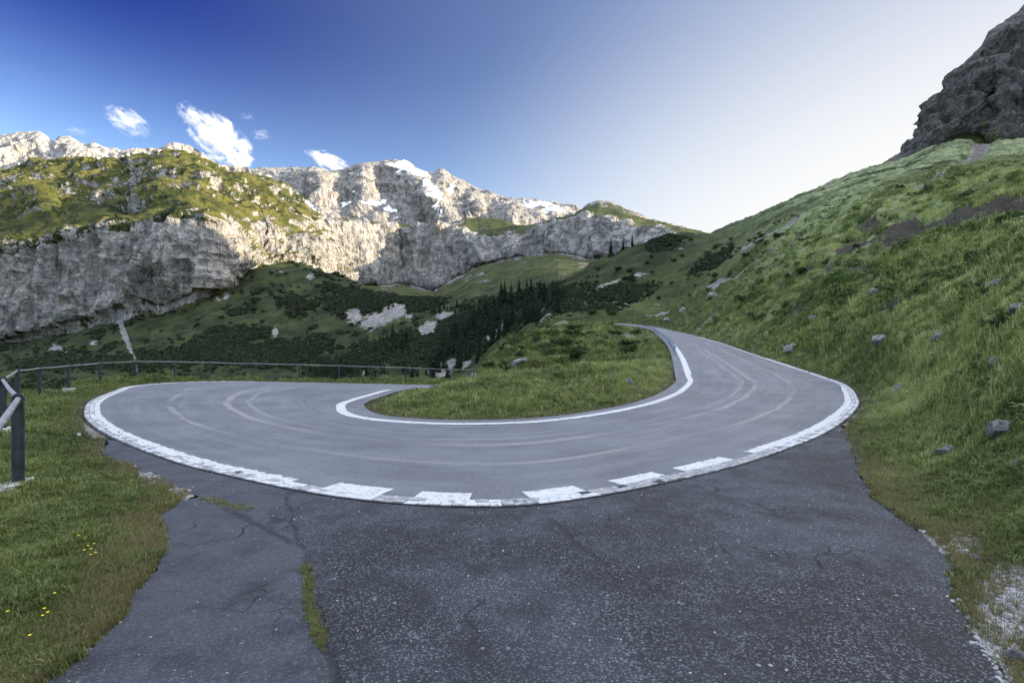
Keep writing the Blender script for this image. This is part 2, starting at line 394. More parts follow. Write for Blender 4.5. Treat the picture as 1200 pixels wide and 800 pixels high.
# ------------------------------------------------------------------ road plan: pairs of (outer, inner) points
PAIRS = [
 ((5, 45.5, -1.9), (8.5, 40, -1.9)), ((-1, 40, -1.05), (2.2, 34.2, -1.1)), ((-3.8, 38, -.84), (-.5, 32.5, -.8)),
 ((-11, 33, -.37), (-3.5, 28, -.45)), ((-14.75, 29.5, -.08), (-4.6, 24.5, -.15)), ((-17.4, 27.4, 0), (-5.0, 21.5, 0)),
 ((-17.9, 24.2, 0), (-5.1, 19, 0)), ((-16, 20.5, 0), (-5.1, 17, 0)), ((-13.5, 16.4, 0), (-5, 15.5, 0)),
 ((-11.2, 13.4, 0), (-4.65, 14.3, 0)), ((-9.3, 11.25, 0), (-4.3, 13.4, 0)), ((-7.3, 9.3, 0), (-3.9, 12.7, 0)),
 ((-5.3, 7.6, 0), (-3.4, 12.1, 0)), ((-3.8, 6.5, 0), (-2.7, 11.6, 0)), ((-1.8, 5.36, 0), (-1.7, 11.2, 0)),
 ((-.3, 5.03, 0), (-.6, 11.15, 0)), ((.9, 5.4, 0), (.7, 11.6, 0)), ((2.8, 6.7, 0), (2.1, 12.9, 0)),
 ((4.25, 8, 0), (3.2, 14.3, 0)), ((6.2, 10, 0), (4.2, 15.8, 0)), ((8.8, 13.2, 0), (5.5, 18.2, 0)),
 ((11.5, 17, 0), (6.8, 20.9, .02)), ((15.0, 23.0, .12), (8.4, 24.5, .2)), ((16.4, 27.5, .40), (9.3, 27.5, .41)),
 ((18, 36, 1.2), (11.8, 36, 1.2)), ((21.8, 50, 2.15), (15.8, 50, 2.15)), ((26.4, 66, 3.15), (20.1, 66, 3.15)),
 ((34.6, 100, 5.4), (28.7, 100, 5.4)), ((40.8, 130, 7.5), (35.6, 128, 7.4)), ((42.5, 150, 9.4), (37, 146, 9.1)),
 ((38, 163, 11.0), (33.5, 157, 10.5)), ((26, 170, 12.4), (24, 163, 12.1)), ((12, 176, 13.9), (11, 169, 13.6)),
]
def catmull(pts, sub):
    P = np.array(pts, dtype=float); P = np.vstack([2 * P[0] - P[1], P, 2 * P[-1] - P[-2]])
    out = []
    for i in range(1, len(P) - 2):
        for t in np.linspace(0, 1, sub, endpoint=False):
            a, b_, c, d = P[i - 1], P[i], P[i + 1], P[i + 2]
            out.append(0.5 * (2 * b_ + (c - a) * t + (2 * a - 5 * b_ + 4 * c - d) * t * t + (3 * b_ - a - 3 * c + d) * t ** 3))
    out.append(P[-2])
    return np.array(out)
SUB = 12
OUT = catmull([p[0] for p in PAIRS], SUB); INN = catmull([p[1] for p in PAIRS], SUB)
def pair_at(i): return i * SUB
TURN = [(-7.1, 9.0), (-6.2, 7.75)] + [flat(*p) for p in ((212, 572), (234, 582), (206, 588), (198, 606), (194, 636), (176, 676), (140, 722), (92, 768), (60, 800))] \
     + [(-2.4, 1.6), (-3.4, 0.4), (-5.0, -2), (-6, -12), (9, -12), (5.5, -1), (3.0, 0.9)] \
     + [flat(*p) for p in ((1250, 880), (1186, 800), (1150, 758), (1130, 730), (1126, 690), (1104, 648), (1062, 612), (1014, 578), (1003, 545), (1000, 525), (992, 512), (985, 498))] \
     + [(5.6, 9.6), (3.2, 7.4), (0.6, 5.6), (-1.0, 5.6), (-3.2, 6.6), (-5.6, 8.2)]
TURN = np.array(TURN)
def densify(P, step, jit=0.0, seed=0):
    r = np.random.default_rng(seed); out = []
    for a, b_ in zip(P, np.roll(P, -1, axis=0)):
        L = np.linalg.norm(b_ - a); n = max(1, int(L / step))
        for t in np.arange(n) / n:
            out.append(a + (b_ - a) * t + r.normal(size=2) * jit)
    return np.array(out)
TURN_EDGE = densify(TURN, 0.08, 0.004, 3)
TURN_EDGE += np.stack([fbm(np.c_[TURN_EDGE * 1.9, TURN_EDGE[:, 0] * 0 + k], 4, .6) * .085 for k in (1.5, 8.5)], 1)
inward = INN[:, :2] - OUT[:, :2]; roadw = np.linalg.norm(inward, axis=1); inward /= roadw[:, None]
INN_EXT = INN.copy(); INN_EXT[:, :2] += inward * 0.55
OUT_EXT = OUT.copy(); OUT_EXT[:, :2] -= inward * 0.02
ROADPOLY = np.vstack([OUT_EXT[::3, :2], INN_EXT[::-3, :2]])

def poly_sd(P, x, y):
    """signed distance to polygon, negative inside"""
    x = x.astype(np.float32); y = y.astype(np.float32)
    best = np.full(len(x), 1e9, np.float32); inside = np.zeros(len(x), bool)
    for (ax, ay), (bx, by) in zip(P, np.roll(P, -1, axis=0)):
        ex, ey = bx - ax, by - ay; L2 = ex * ex + ey * ey + 1e-12
        px_, py_ = x - ax, y - ay
        t = np.clip((px_ * ex + py_ * ey) / L2, 0, 1)
        dx, dy = px_ - t * ex, py_ - t * ey
        np.minimum(best, dx * dx + dy * dy, out=best)
        c = ((ay > y) != (by > y))
        if ey != 0: inside ^= c & (x < (y - ay) / ey * ex + ax)
    best = np.sqrt(best)
    return np.where(inside, -best, best)

# ------------------------------------------------------------------ ground: height columns (image column -> list of (distance, height))
def V(*a):        # a: list of (d, py) -> (d, z) seen at that row
    return [(d, zat(py, d)) for d, py in a]
def Zs(*a): return list(a)
COLS = {
 -900: Zs((1, 0), (8, 0), (11, -.6), (30, -8), (60, -20), (150, -45), (300, -45), (500, -10), (900, 60)),
 -400: Zs((1, 0), (10, 0), (13, -.6), (30, -7), (60, -20), (150, -42), (300, -42), (500, -8), (900, 45)),
 -150: Zs((1, 0), (12.5, 0), (16, -.5), (30, -5), (60, -17), (150, -38), (300, -38)) + V((450, 436), (620, 422), (900, 408)),
 0:   Zs((1, 0), (17.5, 0), (20, -.5), (30, -3.5), (60, -14), (150, -34), (300, -34)) + V((420, 441), (600, 421), (800, 404), (950, 395)),
 50:  Zs((1, 0), (18.5, 0), (22, -.6), (32, -3.5), (60, -14), (150, -33), (300, -33)) + V((410, 441), (580, 420), (770, 396), (900, 385)),
 100: Zs((1, 0), (24.5, 0), (28, -.6), (40, -4), (70, -14), (150, -32), (300, -32)) + V((410, 441), (560, 416), (720, 386), (900, 370)),
 160: Zs((1, 0), (28, 0), (32, -.7), (45, -4), (80, -14), (150, -30), (300, -30)) + V((410, 441), (540, 413), (690, 374), (900, 355)),
 200: Zs((1, 0), (30.5, 0), (34, -.7), (48, -4), (80, -13), (150, -29), (300, -30)) + V((410, 441), (520, 411), (640, 380), (700, 366), (900, 345)),
 250: Zs((1, 0), (31, 0), (35, -.8), (50, -4), (80, -12), (150, -28), (300, -29)) + V((410, 441), (500, 411), (600, 379), (720, 345), (900, 322)),
 300: Zs((1, 0), (31.5, -.1), (36, -.9), (50, -4), (80, -12), (150, -27), (300, -28)) + V((410, 441), (500, 411), (600, 376), (720, 339), (830, 313), (980, 300)),
 350: Zs((1, 0), (28, 0), (33.5, -.26), (38, -1), (60, -6), (120, -21), (250, -27)) + V((410, 441), (500, 411), (590, 380), (680, 348), (850, 312), (1000, 305)),
 400: Zs((1, 0), (27, 0), (35.5, -.45), (40, -1.2), (60, -5.5), (120, -20), (250, -25)) + V((400, 440), (480, 410), (560, 380), (660, 350), (800, 324), (900, 330)),
 450: Zs((1, 0), (18, 0), (26, -.3), (38.5, -.65), (44, -1.5), (60, -5), (120, -17), (250, -20)) + V((350, 440), (470, 400), (570, 370), (680, 346), (760, 345)),
 500: Zs((1, 0), (14, 0.03), (18, .12), (22, .0), (28, -.5), (41.5, -.9), (48, -2), (70, -5), (120, -13), (220, -14)) + V((320, 435), (420, 400), (520, 370), (600, 351), (700, 352)),
 550: Zs((1, 0), (12, .04), (16, .25), (21, .35), (26, .1), (33, -.7), (46, -1.2), (60, -2.5), (90, -5), (160, -11)) + V((250, 441), (380, 400), (480, 370), (560, 350), (660, 352)),
 575: Zs((1, 0), (12, .05), (16, .32), (22, .45), (27, .2), (33, -.5), (44, -.2), (55, -.1), (64, .3), (85, -3), (160, -5)) + V((250, 420), (330, 398), (420, 370), (540, 347), (640, 352)),
 600: Zs((1, 0), (12, .05), (16, .32), (19, .45), (23, .50), (27, .05), (34, -.15), (42, .25), (50, .8), (66, 2.0), (80, 2.9), (105, -1), (180, 0)) + V((260, 398), (380, 369), (480, 350), (540, 343), (640, 352)),
 650: Zs((1, 0), (12.5, .04), (15, .22), (19, .48), (23, .62), (28, .30), (35, .45), (45, 1.0), (55, 1.8)) + V((72, 404), (95, 390), (114, 382)) + Zs((135, 5), (165, 9)) + V((210, 374), (300, 350), (400, 337), (480, 332), (560, 345)),
 700: Zs((1, 0), (13.5, .03), (16, .28), (20, .55), (24, .72), (29, .42), (35, .6), (45, 1.35)) + V((60, 405), (100, 391), (140, 385), (167, 378), (190, 370), (250, 350), (330, 330), (420, 314), (500, 330)),
 750: Zs((1, 0), (16, .03), (19, .35), (24, .66), (29, .55), (36, .95), (48, 1.75)) + V((70, 400), (120, 389), (150, 384), (180, 370), (260, 340), (330, 312), (410, 291), (500, 300)),
 775: Zs((1, 0), (19, .05), (26, .45), (34, 1.2)) + V((70, 398), (120, 388), (150, 383), (200, 362), (270, 332), (340, 304), (420, 282), (500, 290)),
 800: Zs((1, 0), (20, .05), (27, .4), (36, 1.2), (50, 2.1), (66, 3.1), (100, 5.4)) + V((112, 388), (150, 371), (200, 348), (260, 322), (330, 297), (420, 275), (500, 284)),
 825: Zs((1, 0), (20, .05), (27, .4), (36, 1.2), (50, 2.1), (66, 3.1), (80, 4.3)) + V((110, 372), (150, 352), (210, 326), (300, 300), (400, 280), (460, 280), (600, 284)),
 850: Zs((1, 0), (20, .05), (27, .4), (36, 1.2), (50, 2.1), (58, 2.8)) + V((72, 386), (105, 358), (150, 335), (220, 308), (330, 284), (460, 266), (600, 272)),
 900: Zs((1, 0), (20, .05), (27, .4), (36, 1.2)) + V((44, 394), (60, 366), (90, 330), (140, 299), (220, 272), (420, 247), (560, 254)),
 950: Zs((1, 0), (18, .03), (24, .22), (28.5, .5)) + V((35, 390), (50, 345), (80, 304), (130, 270), (220, 244), (400, 226), (540, 233)),
 1000: Zs((1, 0), (12, 0), (16, .1), (21, .35)) + V((28, 395), (42, 335), (57, 306), (63, 293), (90, 268), (160, 234), (260, 216), (400, 206), (520, 212)),
 1060: Zs((1, 0), (6, 0), (9, .1), (13, .45)) + V((18, 405), (28, 345), (45.5, 291), (51.5, 272), (70, 254), (120, 226), (240, 202), (400, 189), (520, 195)),
 1120: Zs((1, 0), (3.6, 0), (5.5, .12), (9, .7), (13, 1.8)) + V((22, 340), (36.5, 281), (42, 257), (60, 240), (110, 212), (220, 186), (400, 167), (520, 170)),
 1200: Zs((1, 0), (2.5, 0), (3.6, .15), (5.5, .75), (8, 1.9)) + V((13, 330), (20, 287), (28.5, 262), (33, 239), (50, 228), (100, 200), (210, 177), (400, 164), (520, 160)),
 1300: Zs((1, 0), (2.1, .02), (3, .2), (4.5, .8), (7, 2.2)) + V((12, 290), (22, 245), (26, 220), (50, 200), (100, 175), (250, 145), (500, 130)),
 1500: Zs((1, 0), (1.8, .05), (2.6, .3), (4, 1.1), (6.5, 2.8)) + V((12, 220), (26, 170), (50, 145), (100, 115), (250, 85), (500, 70)),
 2100: Zs((1, .1), (1.6, .3), (2.5, 1.0), (4, 2.4), (7, 5)) + V((14, 60), (26, 10), (50, -30), (100, -80), (250, -150), (500, -180)),
}
_cpx = np.array(sorted(COLS), dtype=float)
_LD0, _LD1, _NLD = math.log(0.9), math.log(1100), 500
_ld = np.linspace(_LD0, _LD1, _NLD)
def pchip(xs, ys, x):
    xs = np.array(xs); ys = np.array(ys); h = np.diff(xs); dl = np.diff(ys) / h
    m = np.zeros(len(xs)); m[0], m[-1] = dl[0], dl[-1]
    for i in range(1, len(xs) - 1):
        if dl[i - 1] * dl[i] > 0:
            w1, w2 = 2 * h[i] + h[i - 1], h[i] + 2 * h[i - 1]
            m[i] = (w1 + w2) / (w1 / dl[i - 1] + w2 / dl[i])
    k = np.clip(np.searchsorted(xs, x) - 1, 0, len(xs) - 2); t = np.clip((x - xs[k]) / h[k], 0, 1)
    return ys[k] * (1 + 2 * t) * (1 - t) ** 2 + m[k] * h[k] * t * (1 - t) ** 2 + ys[k + 1] * t * t * (3 - 2 * t) + m[k + 1] * h[k] * t * t * (t - 1)
_tab = np.array([pchip([math.log(d) for d, _ in COLS[int(c)]], [z for _, z in COLS[int(c)]], _ld) for c in _cpx])
# fine table over image columns, smoothed sideways
_fpx = np.arange(-900, 2101, 5.0)
_ftab = np.empty((len(_fpx), _NLD))
for _j in range(_NLD):
    _ftab[:, _j] = pchip(_cpx, _tab[:, _j], _fpx)
_k = np.exp(-0.5 * (np.arange(-5, 6) / 2.2) ** 2); _k /= _k.sum()
_pad = np.pad(_ftab, ((5, 5), (0, 0)), mode='edge')
_ftab = sum(_k[i] * _pad[i:i + len(_fpx)] for i in range(11))
def base_z(px, d):
    a = np.clip((px + 900) / 5.0, 0, len(_fpx) - 1.001); b_ = np.clip((np.log(d) - _LD0) / (_LD1 - _LD0) * (_NLD - 1), 0, _NLD - 1.001)
    i = a.astype(int); j = b_.astype(int); fa = a - i; fb = b_ - j
    return (_ftab[i, j] * (1 - fa) * (1 - fb) + _ftab[i + 1, j] * fa * (1 - fb) + _ftab[i, j + 1] * (1 - fa) * fb + _ftab[i + 1, j + 1] * fa * fb)

EDGES = np.vstack([OUT[::4], INN[::4]])
# rocky bands, drawn over the hillside as (image column, distance) lines: (points, half width as a share of distance, rock, soil, dip)
BANDS = [
 ([(985, 64), (1000, 60.5), (1030, 54), (1060, 48.5), (1120, 39.5), (1200, 30.8), (1300, 24)], .040, .8, 1.0, .0),
 ([(1005, 84), (1060, 62), (1092, 55)], .035, .2, .8, .010),
 ([(772, 172), (792, 176), (830, 170), (868, 152), (890, 142)], .040, .95, .1, .006),
 ([(1157, 395), (1145, 240), (1122, 155), (1070, 108), (1010, 100)], .028, .70, .5, .010),
 ([(885, 215), (905, 205), (930, 185)], .040, .9, .1, .0),
 ([(735, 205), (750, 210), (770, 205)], .020, .8, .0, .0),
 ([(700, 290), (720, 300), (760, 300)], .020, .6, .0, .0),
 ([(640, 116), (645, 112), (650, 108)], .075, 1.0, .0, .0),
 ([(700, 78), (720, 84), (735, 86)], .030, .85, .2, .0),
 ([(735, 38), (755, 36), (775, 40)], .030, .3, .9, .006),
 ([(905, 48), (930, 45), (950, 44)], .035, .55, .6, .012),
 ([(1000, 46), (1030, 44)], .030, .45, .6, .012),
 ([(1030, 29), (1080, 25), (1110, 24)], .030, .40, .7, .010),
 ([(1110, 27), (1160, 21), (1200, 19)], .030, .45, .6, .010),
 ([(140, 690), (150, 600), (157, 520), (160, 450), (163, 430)], .008, .85, .0, .004),
 ([(60, 700), (72, 630), (80, 570)], .009, .85, .0, .004),
 ([(950, 70), (1000, 42), (1030, 37)], .018, .1, .7, .008),
]
ROCKSPOTS = [  # (px, d, radius in px, strength) cliffs and scree on the valley slopes
 (415, 590, 14, .75), (440, 560, 22, .9), (460, 570, 22, .95), (450, 540, 18, .7), (480, 540, 14, .6), (500, 470, 20, .75), (520, 500, 18, .7), (485, 480, 12, .5), (540, 480, 12, .5),
 (515, 300, 16, 1.0), (530, 320, 14, 1.0), (545, 300, 10, .8), (580, 335, 16, .95), (595, 340, 12, .9), (565, 345, 9, .7), (610, 310, 12, .8), (640, 220, 10, .9),
 (430, 400, 10, .7), (445, 330, 8, .6), (322, 560, 6, .8), (265, 700, 8, .6), (255, 690, 6, .6), (330, 800, 10, .5), (365, 780, 14, .5),
 (65, 640, 10, .9), (75, 600, 8, .8), (110, 620, 7, .8), (140, 690, 8, .9), (150, 560, 5, .9), (158, 500, 5, .9), (145, 620, 4, .8), (50, 520, 9, .6), (55, 470, 7, .6),
 (240, 745, 26, .5), (210, 720, 18, .6), (885, 330, 10, .5), (930, 120, 6, .6)]
BUSHSPOTS = [  # dark scrub on the slopes: (px, d, radius px, radius in log d, strength)
 (300, 480, 80, .10, .75), (250, 500, 60, .10, .7), (340, 500, 50, .09, .7), (280, 560, 50, .06, .6), (150, 480, 80, .15, .6), (60, 520, 60, .18, .6), (430, 640, 50, .10, .8), (480, 600, 50, .09, .8),
 (430, 440, 50, .12, .6), (500, 420, 60, .18, .7), (560, 400, 50, .25, .8), (620, 350, 40, .25, .8), (670, 300, 40, .2, .6), (720, 250, 60, .18, .55), (780, 380, 30, .12, .5), (840, 250, 40, .12, .6), (870, 160, 25, .10, .5),
 (660, 230, 30, .15, .7), (350, 650, 30, .08, .5), (390, 700, 20, .06, .5), (700, 200, 40, .1, .6), (590, 60, 20, .15, .3)]

def line_dist(pts, px, d):
    """distance to a line in (image column, log distance), measured as a share of distance"""
    best = np.full(len(px), 9.0); x = (px - 600) / F; y = np.log(d)
    P = [((p - 600) / F, math.log(q)) for p, q in pts]
    for (ax, ay), (bx, by) in zip(P[:-1], P[1:]):
        ex, ey = bx - ax, by - ay; L2 = ex * ex + ey * ey
        t = np.clip(((x - ax) * ex + (y - ay) * ey) / L2, 0, 1)
        best = np.minimum(best, np.hypot(x - ax - t * ex, (y - ay - t * ey)))
    return best

def ground(px, d, masks=False):
    px = np.asarray(px, float); d = np.asarray(d, float)
    x = (px - 600) / F * d; y = d
    z = base_z(px, d)
    near = (d < 200) & (px > -60) & (px < 1250)
    sd = np.full(len(px), 50.0); idx = np.where(near)[0]
    if len(idx): sd[idx] = poly_sd(ROADPOLY, x[idx], y[idx])
    st = np.full(len(px), 50.0); idt = np.where(d < 14)[0]
    if len(idt): st[idt] = poly_sd(TURN_EDGE[::3], x[idt], y[idt])
    # follow the road
    w = np.zeros(len(px)); zr = np.zeros(len(px))
    ir = np.where(sd < 8)[0]
    for c in np.array_split(ir, max(1, len(ir) // 20000)):
        if not len(c): continue
        dd = (x[c, None] - EDGES[None, :, 0]) ** 2 + (y[c, None] - EDGES[None, :, 1]) ** 2
        q = 1.0 / (dd + 0.15) ** 2
        zr[c] = (q * EDGES[None, :, 2]).sum(1) / q.sum(1)
        w[c] = 1 - sstep(0.15, 1.6 + 0.012 * d[c], sd[c])
    zr0 = zr.copy()
    edge = np.minimum(sd, st)
    away = sstep(0.2, 3.0 + 0.02 * d, edge)            # how far from anything paved
    P = np.stack([x, y, z * 0.5], 1)
    amp = np.clip(d * 0.017, 0.03, 6.0) * away * (1 - .55 * sstep(110, 280, d) * sstep(800, 880, px))
    far = sstep(120, 330, d)
    hum = 1 + .8 * sstep(3, 9, edge) * (x > 2)
    n = fbm(P / 2.4, 4, 0.55) * np.minimum(amp, 0.24) * sstep(0, 2.0, edge) * hum
    n += fbm(P / 11.0 + 5, 4, 0.55) * np.clip(amp - 0.08, 0, 1.0) * hum
    n += fbm(P / 48.0 + 9, 5, 0.55) * np.clip(amp - 1.0, 0, 5.0) * .9
    n += ridged(P * np.array([1, .5, 1.4]) / (4.0) + 13, 4, .55) * np.clip(amp - .1, 0, .20) * sstep(2.5, 7, edge) * (x > -3)
    n += ridged(P * np.array([1, .5, 1.4]) / (13.0) + 33, 4, .55) * np.clip(amp - .35, 0, .38) * sstep(3, 9, edge) * (x > -3)
    ht = fbm(P / 0.7 + 3, 3) * 0.022 * sstep(0.05, 0.6, edge) * (d < 40)
    z = z + n + ht
    z = z * (1 - w) + zr0 * w
    z = z + 0.03 * sstep(0.1, 0.8, edge) * (edge < 8)
    z = z - (0.07 + 0.0015 * d) * (1 - sstep(-0.12, 0.02 + 0.007 * d, sd))
    z = z - 0.05 * (1 - sstep(-0.12, 0.0, st)) * (st < 0.5)
    rock = np.zeros(len(px)); soil = np.zeros(len(px)); bush = np.zeros(len(px))
    for pts, hw, rk, sl, dip in BANDS:
        wob = 1 + 0.6 * fbm(P / (d[:, None] * 0.05 + .5), 3)
        ld = line_dist(pts, px, d)
        m = (1 - sstep(hw * 0.25, hw * 1.15, ld / np.clip(wob, .3, 2))) * (sd > .3)
        z = z - m * dip * d
        rock = np.maximum(rock, m * rk); soil = np.maximum(soil, m * sl)
    if not masks: return x, y, z, sd, st
    for p, q, r, s in ROCKSPOTS:
        m = np.exp(-(((px - p) / r) ** 2 + (np.log(d / q) / (r / 260.0)) ** 2)) * s
        rock = np.maximum(rock, m)
    bush = np.maximum(bush, (.22 + .26 * fbm(P / 60.0 + 91, 3)) * sstep(260, 340, d) * (px < 640))
    for p, q, r, rl, s in BUSHSPOTS:
        bush = np.maximum(bush, np.exp(-(((px - p) / r) ** 2 + (np.log(d / q) / rl) ** 2)) * s)
    # scattered outcrops on the right hillside
    oc = sstep(0.62, 0.95, fbm(P / 7.0 + 40, 4, 0.6)) * sstep(6, 14, d) * (px > 840) * (edge > 1.5)
    rock = np.maximum(rock, oc * 0.45)
    oc2 = sstep(0.6, 0.95, fbm(P / 22.0 + 70, 4, 0.6)) * sstep(60, 110, d) * (px > 560)
    rock = np.maximum(rock, oc2 * 0.55)
    gx, gy = 600 + x / np.maximum(y, .1) * F, HZ + F * (CAMH - z) / y
    gravel = np.exp(-(((gx - 1185) / 52) ** 2 + ((gy - 735) / 85) ** 2)) * 1.15
    gravel = np.maximum(gravel, np.exp(-(((gx - 1125) / 30) ** 2 + ((gy - 640) / 18) ** 2)) * .95)
    for (ax, ay, s, wd) in ((118, 500, .9, 16), (150, 525, 1.1, 16), (185, 550, 1.1, 18), (222, 573, 1.0, 15)):
        gravel = np.maximum(gravel, s * np.exp(-(((gx - ax) / (wd * 1.5)) ** 2 + ((gy - ay) / wd) ** 2)) * (d < 16))
    gravel = np.maximum(gravel, np.clip(.30 + .55 * fbm(P / 1.1 + 19, 3), 0, .85) * (1 - sstep(0.0, 0.30, edge)) * (d < 40))
    soil = np.maximum(soil, .55 * (1 - sstep(0.0, 0.7, edge)) * (d < 30))
    dry = .8 * np.exp(-(((gx - 185) / 60) ** 2 + ((gy - 690) / 70) ** 2)) + .25 * np.exp(-(((gx - 1090) / 60) ** 2 + ((gy - 600) / 50) ** 2)) + .9 * np.exp(-(((gx - 1030) / 40) ** 2 + ((gy - 570) / 18) ** 2))
    lush = np.clip(fbm(P / 26.0 + 11, 4, .6) * 1.2 + .45 + .3 * sstep(30, 90, d), 0, 1) * np.maximum(sstep(16, 60, d) * sstep(800, 980, px), .0)
    return x, y, z, sd, st, dict(rock=rock, soil=soil, bush=bush, gravel=gravel, dry=np.clip(dry, 0, 1), lush=lush, far=far)

def gz(px, d):
    return float(ground(np.array([px]), np.array([d]))[2][0])
def gpoint(px, d, sink=0.0):
    return ((px - 600) / F * d, d, gz(px, d) - sink)
def on_ground_at(px, py, dmin=1.5, dmax=900):
    """distance at which the ground is seen at image point (px, py)"""
    d = np.exp(np.linspace(math.log(dmin), math.log(dmax), 900))
    z = ground(np.full(900, float(px)), d)[2]
    row = HZ + F * (CAMH - z) / d
    hit = np.where(row <= py)[0]
    return float(d[hit[0]]) if len(hit) else dmax

# ---- the ground sheet (polar grid)
u_cols = np.concatenate([np.arange(-5800, -880, 120), np.arange(-880, -120, 14), np.arange(-120, 1320, 1.7), np.arange(1320, 2080, 14), np.arange(2080, 7000, 120)]).astype(float)
rows = np.concatenate([np.exp(np.arange(math.log(1.0), math.log(60), 0.0125)), np.exp(np.arange(math.log(60), math.log(980), 0.0068))])
PXg, Dg = np.meshgrid(u_cols, rows)
gx_, gy_, gz_, gsd, gst, gm = ground(PXg.ravel(), Dg.ravel(), True)
GV = np.stack([gx_, gy_, gz_], 1)
GF = grid_faces(len(rows), len(u_cols))
me = mesh_np('ground', GV, GF)
for k_, v_ in gm.items(): attr(me, k_, v_)
ground_ob = link_mesh('ground', me, M_ground)
tag(ground_ob, 'green mountain meadow slopes around the hairpin road and down the valley', 'ground', kind='structure')

# ground behind the camera
bm = bmesh.new()
vv = [bm.verts.new(p) for p in ((-70, 1.02, -.03), (60, 1.02, -.03), (60, -80, -.3), (-70, -80, -.3))]
bm.faces.new(vv[::-1]); bmesh.ops.subdivide_edges(bm, edges=bm.edges[:], cuts=12, use_grid_fill=True)
for v in bm.verts:
    if v.co.y < .9: v.co.z -= .05
o = from_bm('ground', bm, M_ground); tag(o, 'meadow behind the turnout', 'ground', kind='structure')

# ------------------------------------------------------------------ paved surfaces
bm = bmesh.new()
for x_, y_ in TURN_EDGE: bm.verts.new((x_, y_, 0.0))
bm.faces.new(bm.verts[:]); bmesh.ops.triangulate(bm, faces=bm.faces[:])
bm.normal_update()
if bm.faces[:][0].normal.z < 0: bmesh.ops.reverse_faces(bm, faces=bm.faces[:])
turn_ob = from_bm('turnout_pavement', bm, M_turn); tag(turn_ob, 'dark coarse cracked asphalt turnout in front of the bend', 'turnout', kind='structure')

def strip(name, A, B, mat, dz, nc=2, uv=True, i0=0, i1=None, smooth=True):
    A = A[i0:i1]; B = B[i0:i1]
    t = np.linspace(0, 1, nc)[None, :, None]
    P = A[:, None, :] * (1 - t) + B[:, None, :] * t
    P[..., 2] += dz
    n = len(A)
    me = mesh_np(name, P.reshape(-1, 3), grid_faces(n, nc), smooth)
    # normals up
    if me.polygons[0].normal.z < 0: me.flip_normals()
    if uv:
        mid = (A + B) / 2; s = np.concatenate([[0], np.cumsum(np.linalg.norm(np.diff(mid, axis=0), axis=1))])
        U = np.broadcast_to(np.linspace(0, 1, nc)[None, :], (n, nc)); Vv = np.broadcast_to(s[:, None], (n, nc))
        lay = me.uv_layers.new(name='UVMap'); vi = np.empty(len(me.loops), np.int32); me.loops.foreach_get('vertex_index', vi)
        uvs = np.stack([U.ravel()[vi], Vv.ravel()[vi]], 1).astype(np.float32); lay.data.foreach_set('uv', uvs.ravel())
    o = link_mesh(name, me, mat)
    return o
road_ob = strip('road', OUT_EXT, INN_EXT, M_road, 0.006, 14); tag(road_ob, 'grey asphalt mountain road bending through a tight hairpin', 'road', kind='structure')

def offset(P, k):           # move edge samples towards the other edge by k metres
    Q = P.copy(); Q[:, :2] += inward * k; return Q
def arc(P): return np.concatenate([[0], np.cumsum(np.linalg.norm(np.diff(P, axis=0), axis=1))])
def resample(P, s0, s1, step):
    s = arc(P); q = np.arange(s0, s1 + 1e-6, step)
    return np.stack([np.interp(q, s, P[:, k]) for k in range(3)], 1)
def s_near(P, px, py):
    x_, y_ = flat(px, py); s = arc(P)
    q = np.arange(0, s[-1], .05); R = np.stack([np.interp(q, s, P[:, k]) for k in range(2)], 1)
    return q[np.argmin((R[:, 0] - x_) ** 2 + (R[:, 1] - y_) ** 2)]
def normal2(P):
    t = np.gradient(P, axis=0); t[:, 2] = 0; t /= np.linalg.norm(t, axis=1)[:, None]
    n = np.stack([-t[:, 1], t[:, 0], np.zeros(len(t))], 1)
    return n
def band(name, C, s0, s1, off0, off1, mat, dz, sgn=1, step=.08, rag=.012, seed=1):
    """painted band along line C between two offsets measured towards the road's middle"""
    R = resample(C, s0, s1, step); n = normal2(R) * sgn
    r = np.random.default_rng(seed)
    a = R + n * (off0 + r.normal(size=(len(R), 1)) * rag); b_ = R + n * (off1 + r.normal(size=(len(R), 1)) * rag)
    return strip(name, a, b_, mat, dz, 3, uv=False)
# outer line: which side is inward
_n = normal2(OUT); SO = 1 if (np.einsum('ij,ij->i', _n[:, :2], inward).mean() > 0) else -1
_n = normal2(INN); SI = 1 if (np.einsum('ij,ij->i', _n[:, :2], -inward).mean() > 0) else -1
sO = arc(OUT)
s_a = s_near(OUT, 325, 569)
dashes = [(s_near(OUT, 364, 577), s_near(OUT, 438, 588)), (s_near(OUT, 472, 592), s_near(OUT, 552, 593)), (s_near(OUT, 626, 589), s_near(OUT, 704, 581)),
          (s_near(OUT, 744, 574), s_near(OUT, 804, 562)), (s_near(OUT, 824, 557), s_near(OUT, 880, 541))]
s_b = s_near(OUT, 903, 534)
PO = dict(off0=.29, off1=.56)
lab = lambda o, l: tag(o, l, 'road marking', 'white road markings', 'structure')
lab(band('road_marking', OUT, sO[pair_at(0)], s_a, .208, .325, M_paint, .011, SO), 'long white edge line round the left side of the bend')
for i, (a, b_) in enumerate(dashes):
    lab(band('road_marking', OUT, a, b_, .208, .44 + .03 * (i < 3), M_paint, .011, SO, seed=i), ('white dash nearest the left edge line, starting the row beside the turnout', 'longest white dash over the setts, second from the left edge line', 'middle white dash of the row, above the straight dark seam', 'slim white dash just right of the middle dash', 'slim white dash next to the right edge line')[i])
lab(band('road_marking', OUT, s_b, sO[pair_at(24)], .208, .38, M_paint, .011, SO), 'wide white edge line round the right side of the bend')
lab(band('road_marking', OUT, sO[pair_at(24)] + .02, sO[pair_at(28)], .20, .36, M_paint, .011, SO, step=.3), 'white edge line climbing away along the hillside')
sI = arc(INN)
